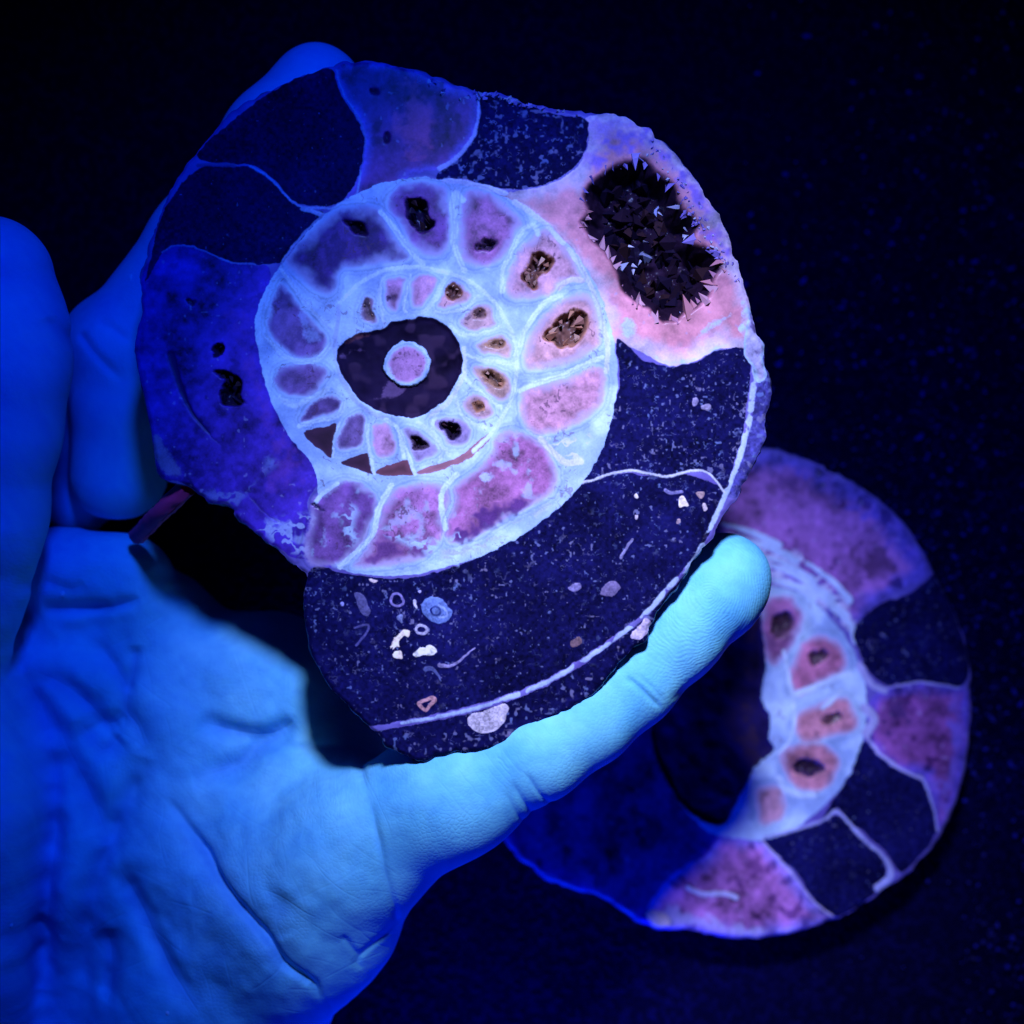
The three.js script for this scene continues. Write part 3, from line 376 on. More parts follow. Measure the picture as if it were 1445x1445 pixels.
        case 'pit': {
          const dd = d + n1 * 7 + fine * 2.5, t = sst(0, 9, dd), g = 0.6 + 1.1 * noise(x * 0.22, y * 0.22); put([l.c[0] * g, l.c[1] * g, l.c[2] * g], sst(-1, 3, dd)); put(DARK, t * 0.75);
          hh = -l.depth * sst(0, 10, dd) + (noise(x * 0.2 + 8, y * 0.2) - 0.5) * 0.5 * t; break;
        }
        case 'geode': {
          const t = sst(0, 8, d); put([0.022, 0.010, 0.028], t); scale(1 + (mid * 1.2 + fine * 0.3) * t); hh = -l.depth * sst(0, 34, d) + (fbm(x * 0.09, y * 0.09, 2) - 0.5) * 2.2 * sst(3, 20, d); break;
        }
        case 'frag': { put(l.c, a * (0.7 + 0.6 * noise(x * 0.25 + 3, y * 0.25))); scale(1 + (mid * 1.2 + fine * 0.6) * a); hh = 0.06; break; }
      }
    }
    if (band < 20) { const bb = band + mid * 5 + fine; scale(1 - 0.26 * Math.exp(-((bb - 4) ** 2) / 2.6) - 0.16 * Math.exp(-((bb - 9) ** 2) / 4)); }
    hh -= 0.55 * sst(5, -1, edge) * (0.6 + 0.8 * noise(x * 0.06, y * 0.06 + 9)) + 0.14 * sst(14, 2, edge) * noise(x * 0.2, y * 0.2);
    height[q] = hh * 0.001; label[q] = lab;
    tex[q * 4] = toS(clamp(c0, 0.002, 0.85)); tex[q * 4 + 1] = toS(clamp(c1, 0.002, 0.85)); tex[q * 4 + 2] = toS(clamp(c2, 0.004, 0.92)); tex[q * 4 + 3] = 255;
  }
  const map = new THREE.DataTexture(tex, w, h); map.colorSpace = THREE.SRGBColorSpace; map.magFilter = map.minFilter = THREE.LinearFilter; map.needsUpdate = true;
  const look = (roughness, specularIntensity = 0.3) => new THREE.MeshPhysicalMaterial({ map, roughness, specularIntensity });
  const polished = look(0.42), dull = look(0.65, 0.04), glint = look(0.3);
  // shared grid of vertices
  const gw = Math.floor((w - 1) / step) + 1, gh = Math.floor((h - 1) / step) + 1, pos = new Float32Array(gw * gh * 3), uvs = new Float32Array(gw * gh * 2), inside = new Uint8Array(gw * gh);
  const hAt = (x, y) => height[clamp(Math.round(y - v0), 0, h - 1) * w + clamp(Math.round(x - x0), 0, w - 1)];
  for (let j = 0; j < gh; j++) for (let i = 0; i < gw; i++) {
    let x = x0 + i * step, y = v0 + j * step; const k = j * gw + i, sd = dist(O, x, y); inside[k] = sd < 0 ? 1 : 0;
    if (sd > 0 && sd < step * 2) { const gx = dist(O, x + 1, y) - dist(O, x - 1, y), gy = dist(O, x, y + 1) - dist(O, x, y - 1), g = Math.hypot(gx, gy) || 1; x -= sd * gx / g; y -= sd * gy / g; }
    const p = P(x, y, y0); pos.set([p[0], y0 + hAt(x, y), p[2]], k * 3); uvs.set([(x - x0 + 0.5) / w, (y - v0 + 0.5) / h], k * 2);
  }
  const tris = new Map();
  for (let j = 0; j < gh - 1; j++) for (let i = 0; i < gw - 1; i++) {
    const a = j * gw + i, b = a + 1, c = a + gw, d = c + 1; if (!(inside[a] || inside[b] || inside[c] || inside[d])) continue;
    const cl = label[Math.min(h - 1, j * step + (step >> 1)) * w + Math.min(w - 1, i * step + (step >> 1))];
    if (!tris.has(cl)) tris.set(cl, []); const t = tris.get(cl);
    if ((i + j) & 1) t.push(a, c, b, b, c, d); else t.push(a, c, d, a, d, b);
  }
  // normals over the whole face so that neighbouring pieces shade as one surface
  const whole = new THREE.BufferGeometry(); whole.setAttribute('position', new THREE.BufferAttribute(pos, 3)); whole.setIndex([].concat(...[...tris.values()].map((t) => t))); whole.computeVertexNormals(); const nor = whole.attributes.normal.array;
  const byLabel = new Map();
  const pieces = [];
  for (const [cl, t] of [...tris].sort((p, q) => p[0] - q[0])) {
    if (cl !== -1) { pieces.push([cl, t]); continue; }
    const up = new Map(), find = (k) => { while (up.get(k) !== k) { up.set(k, up.get(up.get(k))); k = up.get(k); } return k; };
    for (const k of t) if (!up.has(k)) up.set(k, k);
    for (let i = 0; i < t.length; i += 3) { const a = find(t[i]); up.set(find(t[i + 1]), a); up.set(find(t[i + 2]), a); }
    const parts = new Map(); for (let i = 0; i < t.length; i += 3) { const a = find(t[i]); if (!parts.has(a)) parts.set(a, []); parts.get(a).push(t[i], t[i + 1], t[i + 2]); }
    const bits = []; for (const q of parts.values()) if (q.length > 180) pieces.push([cl, q]); else bits.push(...q);
    if (bits.length) pieces.push([-2, bits]);
  }
  for (const [cl, t] of pieces) {
    const seen = new Map(), ix = [], ps = [], ns = [], us = [];
    for (const k of t) { if (!seen.has(k)) { seen.set(k, seen.size); ps.push(pos[k * 3], pos[k * 3 + 1], pos[k * 3 + 2]); ns.push(nor[k * 3], nor[k * 3 + 1], nor[k * 3 + 2]); us.push(uvs[k * 2], uvs[k * 2 + 1]); } ix.push(seen.get(k)); }
    const g = new THREE.BufferGeometry(); g.setAttribute('position', new THREE.Float32BufferAttribute(ps, 3)); g.setAttribute('normal', new THREE.Float32BufferAttribute(ns, 3)); g.setAttribute('uv', new THREE.Float32BufferAttribute(us, 2)); g.setIndex(ix);
    const l = layers[cl], m = mesh(l ? l.name : cl === -2 ? 'shell_grains' : 'outer_shell', g, !l ? polished : l.look === 'matrix' || l.look === 'umbilicus' ? dull : l.look === 'pit' || l.look === 'geode' ? glint : polished, root); byLabel.set(cl, m); if (cl === -2) m.userData.kind = 'stuff';
  }
  // rough side and domed back
  const N = outline.length, rows = 9, sp = [], sc = [], si = []; let cx = 0, cy = 0; for (const [x, y] of outline) { cx += x / N; cy += y / N; }
  for (let r = 0; r <= rows; r++) for (let i = 0; i < N; i++) {
    const [x, y] = outline[i], [ax, ay] = outline[(i + N - 1) % N], [bx, by] = outline[(i + 1) % N], l = Math.hypot(bx - ax, by - ay) || 1, nx = (by - ay) / l, ny = -(bx - ax) / l, t = r / rows;
    const out = r === 0 ? 0 : Math.sin(t * 2.6) * 7 - t * t * 42 + (fbm(x * 0.08 + t * 9, y * 0.08 + t * 5, 3) - 0.5) * 14 * Math.min(1, t * 3);
    const p = P(x + nx * out * -1 * SGN(outline), y + ny * out * -1 * SGN(outline), y0), dy = r === 0 ? hAt(x, y) : -thick * t; sp.push(p[0], y0 + dy, p[2]);
    const k = fbm(x * 0.15 + t * 20, y * 0.15, 3), m = sideColor, s = sst(0.5, 0.7, k); sc.push(mix(m[0], 0.12, s), mix(m[1], 0.14, s), mix(m[2], 0.45, s));
  }
  for (let r = 0; r < rows; r++) for (let i = 0; i < N; i++) { const a = r * N + i, b = r * N + (i + 1) % N; si.push(a, b, a + N, b, b + N, a + N); }
  const back = sp.length / 3; const pb = P(cx, cy, y0); sp.push(pb[0], y0 - thick * 1.02, pb[2]); sc.push(...sideColor); for (let i = 0; i < N; i++) si.push(rows * N + i, rows * N + (i + 1) % N, back);
  const sg = new THREE.BufferGeometry(); sg.setAttribute('position', new THREE.Float32BufferAttribute(sp, 3)); sg.setAttribute('color', new THREE.Float32BufferAttribute(sc, 3)); sg.setIndex(si); sg.computeVertexNormals();
  mesh('weathered_side', sg, new THREE.MeshPhysicalMaterial({ vertexColors: true, roughness: 0.6, side: THREE.DoubleSide }), root);
  return { byLabel, hAt };
}
function SGN(o) { if (o.sgn === undefined) { let s = 0; for (let i = 0; i < o.length; i++) { const a = o[i], b = o[(i + 1) % o.length]; s += a[0] * b[1] - b[0] * a[1]; } o.sgn = s > 0 ? -1 : 1; } return o.sgn; }

// a pointed calcite crystal: irregular six-sided prism running to a point
function crystalGeo(r) {
  const ps = [], ix = [], n = 3 + Math.floor(r() * 3), off = [(r() - 0.5) * 0.5, (r() - 0.5) * 0.5];
  for (let k = 0; k < 2; k++) for (let i = 0; i < n; i++) { const a = (i + r() * 0.3) / n * Math.PI * 2, q = k ? 0.42 : 0.5; ps.push(Math.cos(a) * q, k * (0.2 + r() * 0.2), Math.sin(a) * q * 0.8); }
  ps.push(off[0] * 0.5, 1, off[1] * 0.5);
  for (let i = 0; i < n; i++) { const b = (i + 1) % n; ix.push(i, i + n, b, b, i + n, b + n, i + n, 2 * n, b + n); }
  const g = new THREE.BufferGeometry(); g.setAttribute('position', new THREE.Float32BufferAttribute(ps, 3)); g.setIndex(ix); const f = g.toNonIndexed(); f.computeVertexNormals(); return f;
}
const CR = rng(11), CRYSTALS = Array.from({ length: 7 }, () => crystalGeo(CR));
const crystalMat = (c, rough = 0.22) => new THREE.MeshPhysicalMaterial({ color: lin(...c), roughness: rough, specularIntensity: 0.22, flatShading: true });
const cm = { rose: [crystalMat([0.50, 0.22, 0.26]), crystalMat([0.42, 0.2, 0.3]), crystalMat([0.56, 0.32, 0.4])], violet: [crystalMat([0.26, 0.20, 0.56]), crystalMat([0.34, 0.28, 0.66]), crystalMat([0.18, 0.13, 0.46])], smoky: [crystalMat([0.022, 0.011, 0.026], 0.4), crystalMat([0.013, 0.008, 0.026], 0.35), crystalMat([0.036, 0.016, 0.022], 0.45)], pale: [crystalMat([0.5, 0.52, 0.7]), crystalMat([0.36, 0.4, 0.62])], tan: [crystalMat([0.40, 0.2, 0.13]), crystalMat([0.3, 0.15, 0.12]), crystalMat([0.5, 0.32, 0.25])] };
const pick = (r, a) => a[Math.floor(r() * a.length)];
function crystal(parent, r, at, dir, len, wid, m) {
  const c = mesh('crystal', pick(r, CRYSTALS), m, parent); c.position.set(...at); c.scale.set(wid, len, wid * (0.7 + 0.5 * r()));
  c.quaternion.setFromUnitVectors(new THREE.Vector3(0, 1, 0), new THREE.Vector3(...dir).normalize()); c.rotateY(r() * 6.28); return c;
}

// ---------------------------------------------------------------- the setting
const tableY = -0.0985;
{
  const n = 512, d = new Uint8Array(n * n * 4), b = new Uint8Array(n * n * 4);
  for (let j = 0; j < n; j++) for (let i = 0; i < n; i++) {
    const q = (j * n + i) * 4, wrap = (f) => { const u = i / n, v = j / n, g = (x, y) => f(x, y); const a = g(u, v), e = g(u - 1, v), c = g(u, v - 1), k = g(u - 1, v - 1); return mix(mix(a, e, sst(0.8, 1, u)), mix(c, k, sst(0.8, 1, u)), sst(0.8, 1, v)); };
    const fz = wrap((x, y) => fbm(x * 60 + 7, y * 60 + 7, 3)), cl = wrap((x, y) => fbm(x * 7 + 70, y * 7 + 7, 3));
    const k = 0.6 + 1.0 * sst(0.35, 0.8, fz) * (0.3 + cl);
    d[q] = toS(0.0016 * k); d[q + 1] = toS(0.0016 * k); d[q + 2] = toS(0.028 * k); d[q + 3] = 255; b[q] = b[q + 1] = b[q + 2] = 255 * fz; b[q + 3] = 255;
  }
  const t = (a) => { const x = new THREE.DataTexture(a, n, n); x.wrapS = x.wrapT = THREE.RepeatWrapping; x.magFilter = THREE.LinearFilter; x.repeat.set(24, 24); x.needsUpdate = true; return x; };
  const map = t(d); map.colorSpace = THREE.SRGBColorSpace;
  const g = new THREE.PlaneGeometry(1.6, 1.6, 160, 160); g.rotateX(-Math.PI / 2);
  const a = g.attributes.position; for (let i = 0; i < a.count; i++) a.setY(i, -0.0012 + 0.0016 * fbm(a.getX(i) * 22 + 40, a.getZ(i) * 22 + 40, 3) - 0.0004);
  g.computeVertexNormals();
  const m = mesh('ground_cloth', g, new THREE.MeshPhysicalMaterial({ map, bumpMap: t(b), bumpScale: 0.0006, roughness: 1, specularIntensity: 0.05 }), scene); m.position.y = tableY;
  tag(m, 'black felt cloth under the fossils', 'cloth', { kind: 'structure' });
}
{
  const r = rng(5), g = new THREE.IcosahedronGeometry(0.5, 0), m = new THREE.InstancedMesh(g, new THREE.MeshStandardMaterial({ color: 0xffffff, roughness: 0.9 }), 2600), o = new THREE.Object3D(), c = new THREE.Color();
  for (let i = 0; i < 2600; i++) {
    let u, v; do { u = 900 + r() * 620; v = -60 + r() * 1560; } while (r() > sst(960, 1330, u) * (0.15 + 0.85 * sst(0, 500, v)) * (0.25 + 0.75 * fbm(u * 0.01, v * 0.01, 2) * 1.6) * (v > 1100 && u < 1360 ? 0.04 : 1));  // lint thickened at right, thinned below: stands in for beam falloff on cloth
    const p = P(u, v, tableY), s = 0.0003 + 0.0009 * r() ** 3; o.position.set(p[0], tableY + 0.0003, p[2]); o.scale.set(s * (1 + 1.2 * r() ** 3), s * 0.5, s); o.rotation.y = r() * 6.28; o.updateMatrix(); m.setMatrixAt(i, o.matrix);
    const k = 0.3 + r() * 0.9; m.setColorAt(i, c.setRGB(0.004 * k, 0.006 * k, 0.26 * k));
  }
  m.name = 'cloth_lint'; m.receiveShadow = true; scene.add(m); tag(m, 'fine blue glowing lint scattered over the black cloth', 'lint', { kind: 'stuff' });
}

// ---------------------------------------------------------------- fossils
const low = new THREE.Group(); low.name = 'ammonite_half'; low.position.set(...P(1035, 985, -0.0975)); scene.add(low);
const held = new THREE.Group(); held.name = 'ammonite_half_001'; held.position.set(...P(630, 560, -0.0125)); scene.add(held);
tag(low, 'sliced ammonite half lying on the black cloth, partly hidden and shaded by the hand', 'ammonite fossil', { group: 'sliced ammonite halves' });
tag(held, 'sliced ammonite half held in the hand, with a crystal filled hollow and dark round centre', 'ammonite fossil', { group: 'sliced ammonite halves' });
ammonite(low, lowOutline, lowLayers, -0.085, 0.0125, 2, 40, [0.03, 0.03, 0.2]);
const face = ammonite(held, heldOutline, heldLayers, 0, 0.0125, 2, 3, [0.02, 0.02, 0.11]);
for (const g of [low, held]) for (const c of g.children) c.position.sub(g.position);    // faces were laid out in the scene's own axes

// crystals in the hollows
{
  const r = rng(21);
  heldLayers.forEach((l, n) => {
    if (l.look !== 'pit' && l.look !== 'geode') return;
    const parent = face.byLabel.get(n); if (!parent) return; const pp = l.p, N = pp.length; let cx = 0, cy = 0; for (const [x, y] of pp) { cx += x / N; cy += y / N; }
    if (l.look === 'pit') {
      const dark = l.c[0] < 0.15; if (l.depth < 0.9) return;
      const k = Math.round(clamp(N / 4, 4, 9));
      for (let i = 0; i < k; i++) {
        const q = pp[Math.floor((i + r() * 0.6) / k * N) % N], t = 0.12 + 0.35 * r(), x = mix(q[0], cx, t), y = mix(q[1], cy, t), p = P(x, y, 0), sz = Math.hypot(q[0] - cx, q[1] - cy) * S;
        crystal(parent, r, [p[0], -0.0003 - 0.001 * t * l.depth, p[2]], [(cx - x) * 0.06 + (r() - 0.5), 0.9 + r() * 0.6, (cy - y) * 0.06 + (r() - 0.5)], sz * (0.35 + 0.3 * r()), sz * (0.25 + 0.2 * r()), pick(r, dark ? cm.smoky : cm.tan));
      }
      return;
    }
    for (let i = 0; i < 110; i++) {                          // teeth round the rim, pointing inwards
      const f = (i + r() * 0.7) / 110 * N, k = Math.floor(f) % N, q = pp[k], b = pp[(k + 1) % N], t = f - Math.floor(f), x = mix(q[0], b[0], t), y = mix(q[1], b[1], t), dx = cx - x, dy = cy - y, dl = Math.hypot(dx, dy);
      const up = clamp((cx + cy - x - y) / dl * 0.7 + 0.5), right = dx < -20 || dy > 60, p = P(x - dx / dl * 3, y - dy / dl * 3, 0), big = r() ** 2;
      const kind = dy < -20 || (dx > 0 && dy < 60) ? cm.rose : right ? cm.violet : cm.violet;
      crystal(parent, r, [p[0], -0.0002 - 0.0012 * r(), p[2]], [dx / dl + (r() - 0.5) * 0.9, -0.15 + (r() - 0.35) * 0.5, dy / dl + (r() - 0.5) * 0.9], S * (9 + 17 * big), S * (9 + 10 * big), r() < 0.03 ? pick(r, cm.pale) : pick(r, kind));
    }
    let made = 0;
    while (made < 95) {                                      // the dark crystal bed
      const x = l.r.x0 + r() * l.r.w, y = l.r.y0 + r() * l.r.h, d = -dist(l.r, x, y); if (d < 19) continue; made++;
      const p = P(x, y, 0), dx = cx - x, dy = cy - y, dl = Math.hypot(dx, dy) + 1, lean = clamp(1.2 - d / 60, 0.1, 1.2) * (0.2 + 0.9 * r());
      crystal(parent, r, [p[0], face.hAt(x, y) - 0.0008, p[2]], [dx / dl * lean + (r() - 0.5) * 0.8, 0.8 + 0.3 * r(), dy / dl * lean + (r() - 0.5) * 0.8], Math.min(S * (16 + 20 * r()), -face.hAt(x, y) * 0.85), S * (18 + 22 * r()), r() < 0.012 ? pick(r, cm.pale) : pick(r, cm.smoky));
    }
    const big = (u, v, du, dv, len, wid, m, y = -0.0012) => { const p = P(u, v, 0); crystal(parent, r, [p[0], y, p[2]], [du, 0.25, dv], S * len, S * wid, m); };
    big(975, 447, -0.35, -1, 36, 30, cm.rose[0]); big(962, 330 - 40, -1, 0.1, 22, 9, cm.pale[0]); big(868, 382, 0.8, -0.5, 26, 20, cm.pale[1], -0.003); big(848, 352, 0.3, -1, 22, 14, cm.rose[2]); big(857, 368, 0.1, -1, 24, 16, cm.rose[2]); big(1020, 408, -1, -0.2, 22, 14, cm.rose[0]);
    for (const [u, v, a] of [[893, 371, 0.5], [905, 365, 2], [895, 378, 1.6], [909, 338, 0.2], [967, 318, 1], [970, 330, 2.2], [965, 330, 0], [930, 297, 0.6], [888, 345, 0.2]]) { const p = P(u, v, 0); crystal(parent, r, [p[0], -0.0022, p[2]], [Math.cos(a), 0.3, Math.sin(a)], S * 9, S * 5, cm.pale[0]); }
  });
  // sparkling grains along the upper right rim and the broken upper edge
  const cav = face.byLabel.get(heldLayers.findIndex((l) => l.look === 'geode'));
  for (let i = 0; i < 60; i++) { const t = i / 60, k = smooth(pts('b', 900, 440, 990, 560, 1070, 700, 1130, 800, 1190, 900, 1240, 1000), false, 12), q = k[Math.floor(t * (k.length - 1))], p = P(q[0] + (r() - 0.5) * 22, q[1] + (r() - 0.5) * 22, 0); crystal(cav, r, [p[0], -0.0001, p[2]], [r() - 0.5, 0.6, r() - 0.5], S * (3 + 4 * r()), S * (3 + 5 * r()), r() < 0.3 ? cm.pale[0] : pick(r, cm.violet)); }
  const D = face.byLabel.get(5);
  for (let i = 0; i < 46; i++) { const k = pts('f', 590, 108, 672, 130, 705, 136, 740, 147, 830, 163), t = r() * 3.99, a = k[Math.floor(t)], b = k[Math.floor(t) + 1], f = t % 1, p = P(mix(a[0], b[0], f) + (r() - 0.5) * 8, mix(a[1], b[1], f) + r() * r() * 26 * (t < 1.3 ? 1 : 0.2), 0); crystal(D, r, [p[0], -0.0003, p[2]], [r() - 0.5, 0.7, r() - 0.5], S * (5 + 6 * r()), S * (5 + 7 * r()), r() < 0.5 ? pick(r, cm.pale) : pick(r, cm.violet)); }
}

// ---------------------------------------------------------------- the hand: one continuous skin over tapered bones
const mm = 0.001;
const cap = (a, b) => ({ a: P(a[0], a[1], a[2] * mm), b: P(b[0], b[1], b[2] * mm), ra: a[3] * mm, rb: b[3] * mm });
const chain = (...j) => j.slice(1).map((q, i) => cap(j[i], q));
const groups = [
  { k: 10, bones: [ // palm and thenar
    ...chain([60, 960, -43, 14], [165, 1200, -53, 19], [140, 1500, -72, 21], [140, 1850, -86, 25]), ...chain([210, 900, -46, 15], [320, 1180, -52, 21], [300, 1480, -66, 22], [280, 1850, -80, 25]), ...chain([380, 960, -46, 14], [470, 1150, -38, 15]),
    ...chain([500, 1205, -21, 13], [432, 1285, -30, 16], [300, 1420, -46, 19.5], [230, 1560, -60, 22], [220, 1850, -78, 25])] },
  { k: 8, bones: chain([-60, 985, -24, 10], [-48, 1150, -24, 12.2], [-62, 1350, -31, 13.5], [-70, 1560, -44, 17], [60, 1850, -70, 24]) },
  { k: 6, bones: chain([500, 1205, -21, 13], [636, 1116, -11.5, 11.4], [752, 1056, -8.8, 9.6]) },
  { k: 3, bones: chain([752, 1056, -8.8, 9.6], [822, 1008, -10.2, 9.2], [886, 960, -11.4, 8.6], [950, 892, -12.2, 8.9], [1008, 832, -12.6, 8.8], [1024, 816, -12.6, 8.2]) },
  { k: 8, bones: chain([84, 806, -35, 8.5], [176, 808, -35.5, 8.5]) },
  { k: 1.6, bones: [...chain([168, 668, -36, 9.6], [176, 560, -32, 10], [176, 488, -28.5, 9.8], [284, 342, -25, 9.6], [390, 198, -23, 9.6], [446, 128, -22.5, 8.8]), ...chain([112, 690, -47, 9], [122, 560, -42, 9], [152, 486, -32, 9])] },
  { k: 1.2, bones: chain([-14, 392, -3, 11.0], [-3, 470, -4, 12.1], [-3, 520, -4, 12.2], [-10, 600, -6, 11.8], [-26, 720, -10, 11.4], [-50, 820, -15, 11], [-75, 930, -22, 10.6], [-100, 1040, -30, 11]) },
  { k: 1.2, bones: chain([-190, 520, -14, 9.5], [-170, 760, -20, 10], [-120, 1000, -30, 11]) },
];
// creases and pads: [points, half width mm, depth mm] (negative depth: a swelling)
const W2 = (fr, ...v) => pts(fr, ...v).map(([u, q]) => { const p = P(u, q, -0.022); return [p[0], p[2]]; });
FR.m = [0, 900, 0.37716]; FR.n = [0, 500, 0.33218]; FR.o = [0, 270, 0.34602];
const creases = [
  [W2('f', 4, 925, 28, 985, 48, 1060, 54, 1150, 48, 1250, 32, 1340, 14, 1440), 2.6, 2.6],
  [W2('m', 300, 20, 380, 120, 430, 210, 425, 300, 470, 350, 500, 430), 1.7, 1.2], [W2('m', 468, 40, 455, 140, 435, 230), 1.2, 0.9],
  [W2('m', 60, 130, 170, 180, 280, 270, 350, 350, 420, 310), 2.4, 2.1], [W2('m', 490, 470, 440, 620, 385, 760, 345, 860, 295, 980, 255, 1150, 200, 1420), 2.6, 2.3],
  [W2('m', 110, 200, 180, 400, 260, 570, 310, 700, 355, 820), 2.8, 1.8], [W2('m', 390, 880, 480, 1050, 600, 1240, 740, 1400), 2.2, 1.3],
  [W2('m', 580, 620, 700, 760, 800, 880, 930, 985, 1030, 1080, 1085, 1170, 1185, 1250, 1205, 1330), 0.9, 1.3], [W2('m', 580, 620, 700, 760, 800, 880, 930, 985, 1030, 1080, 1085, 1170, 1185, 1250), 3.2, 1.0],
  [W2('m', 680, 560, 780, 530, 860, 505, 930, 440, 1010, 390, 1090, 310), 2.4, 1.9], [W2('m', 700, 335, 850, 375, 990, 382, 1080, 330), 2.0, 1.3],
  [W2('m', 1000, 420, 1200, 428, 1330, 440, 1400, 515), 0.9, 0.5], [W2('m', 240, 330, 330, 450, 400, 390), 2.2, 1.4],
  [W2('m', 1110, 900, 1060, 1000, 1090, 1080), 3, 0.5], [W2('m', 330, 1150, 350, 1300, 340, 1440), 2.6, 1.2], [W2('m', 0, 1100, 60, 1150, 90, 1300), 1.5, 0.4],
  [W2('g', 240, 690, 265, 800, 280, 900, 300, 1080, 190, 1185, 200, 1230), 0.7, 0.45], [W2('g', 150, 1100, 190, 1180), 0.6, 0.4],
  [W2('g', 640, 625, 690, 720, 730, 790), 0.6, 0.4], [W2('g', 680, 600, 720, 670, 765, 720), 0.5, 0.35], [W2('g', 620, 650, 660, 740, 700, 800), 0.5, 0.25], [W2('g', 965, 340, 1010, 380, 1065, 435), 0.55, 0.55], [W2('g', 985, 330, 1030, 365, 1075, 415), 0.4, 0.25],
  [W2('g', 1090, 420, 1160, 370, 1250, 290, 1310, 190), 0.7, 0.3], [W2('g', 1110, 440, 1200, 380, 1270, 310), 0.5, 0.2],
  [W2('n', 150, 960, 190, 975, 270, 1000, 330, 975), 1.3, 0.6], [W2('n', 130, 1085, 200, 1090, 400, 1085, 480, 1070, 560, 1040), 1.4, 1.3], [W2('n', 270, 728, 330, 728, 400, 735, 520, 745, 570, 770), 1.1, 1.6],
  [W2('o', 330, 580, 360, 610, 400, 660, 500, 770), 1.0, 0.55], [W2('o', 410, 530, 480, 570, 545, 620), 0.9, 0.3], [W2('o', 0, 1080, 60, 1110, 130, 1115), 1.2, 0.5],
];
const pads = [[P(420, 955, -0.03), 7, 2.2], [P(330, 940, -0.03), 8, 0.8], [P(235, 1010, -0.03), 7, 1.2], [P(120, 960, -0.03), 6, 1.2], [P(95, 1015, -0.03), 5, 0.8], [P(330, 1180, -0.03), 9, 0.9], [P(500, 1110, -0.025), 8, 1.2], [P(130, 1085, -0.03), 6, 0.9], [P(70, 1270, -0.03), 8, 1.0], [P(250, 1230, -0.03), 9, 1.1], [P(430, 1240, -0.02), 12, 1.0], [P(985, 868, -0.005), 5, 0.5], [P(700, 1100, -0.003), 9, -0.3]];
creases.forEach((c, i) => { if (i < 16) c[2] *= 1.15; }); pads.forEach((p) => { p[2] *= 1.25; });
for (const c of creases) { let x0 = 9, x1 = -9, z0 = 9, z1 = -9; for (const [x, z] of c[0]) { x0 = Math.min(x0, x); x1 = Math.max(x1, x); z0 = Math.min(z0, z); z1 = Math.max(z1, z); } const m = c[1] * 3 * mm; c.push([x0 - m, x1 + m, z0 - m, z1 + m]); c[0] = smooth(c[0], false, 3); }
function bone(b, x, y, z) {
  const bx = b.b[0] - b.a[0], by = b.b[1] - b.a[1], bz = b.b[2] - b.a[2], px = x - b.a[0], py = y - b.a[1], pz = z - b.a[2];
  const t = clamp((px * bx + py * by + pz * bz) / (bx * bx + by * by + bz * bz)), ex = px - bx * t, ey = py - by * t, ez = pz - bz * t; return Math.sqrt(ex * ex + ey * ey + ez * ez) - mix(b.ra, b.rb, t * t * (3 - 2 * t) * 0.5 + t * 0.5);
}
const smin = (a, b, k) => { const h = Math.max(k - Math.abs(a - b), 0) / k; return Math.min(a, b) - h * h * k * 0.25; };
function coarse(x, y, z) { let d = 1; for (const g of groups) { let e = 1; const k = g.k * mm; for (const b of g.bones) { const q = bone(b, x, y, z); if (q < 0.03) e = e > 0.9 ? q : smin(e, q, Math.max(k, 3 * mm)); else e = Math.min(e, q); } d = d > 0.9 ? e : smin(d, e, k); } return d; }
// surface relief depends on the place across the hand only: tabulated once
const RX0 = -0.125, RX1 = 0.06, RZ0 = -0.11, RZ1 = 0.14, RS = 0.0003, RW = Math.ceil((RX1 - RX0) / RS), RH = Math.ceil((RZ1 - RZ0) / RS), relief = new Float32Array(RW * RH), lines = new Float32Array(RW * RH);
for (const [line, wd, dep, bb] of creases) {
  const w = wd * mm;
  for (let j = Math.max(0, Math.floor((bb[2] - RZ0) / RS)); j < Math.min(RH, (bb[3] - RZ0) / RS); j++) for (let i = Math.max(0, Math.floor((bb[0] - RX0) / RS)); i < Math.min(RW, (bb[1] - RX0) / RS); i++) {
    const x = RX0 + i * RS, z = RZ0 + j * RS; let best = 1, tt = 0;
    for (let k = 0; k < line.length - 1; k++) { const [ax, az] = line[k], dx = line[k + 1][0] - ax, dz = line[k + 1][1] - az, t = clamp(((x - ax) * dx + (z - az) * dz) / (dx * dx + dz * dz)), q = Math.hypot(x - ax - dx * t, z - az - dz * t); if (q < best) { best = q; tt = (k + t) / (line.length - 1); } }
    const e = best / w; if (e < 3) { const wob = 0.7 + 0.6 * noise(x * 260, z * 260); relief[j * RW + i] += dep * mm * Math.exp(-e * e) * Math.min(1, 5 * tt, 5 * (1 - tt) + 0.15) * wob; lines[j * RW + i] = Math.max(lines[j * RW + i], Math.min(1, dep) * Math.exp(-e * e * 1.6) * Math.min(1, 4 * tt, 4 * (1 - tt))); }
  }
}
for (let j = 0; j < RH; j++) for (let i = 0; i < RW; i++) { const x = RX0 + i * RS, z = RZ0 + j * RS; let s = 0; for (const [p, w, h] of pads) { const e = ((x - p[0]) ** 2 + (z - p[2]) ** 2) / (w * mm) ** 2; if (e < 8) s += h * mm * Math.exp(-e); } const calm = 1 - 0.75 * Math.max(sst(-0.04, -0.015, x), sst(0.01, -0.01, z)), lump = ((fbm(x * 110 + 4, z * 110 + 9, 3) - 0.5) * 1.7 * mm + (fbm(x * 420 + 1, z * 420, 2) - 0.5) * 0.18 * mm) * calm; relief[j * RW + i] -= s + lump; }
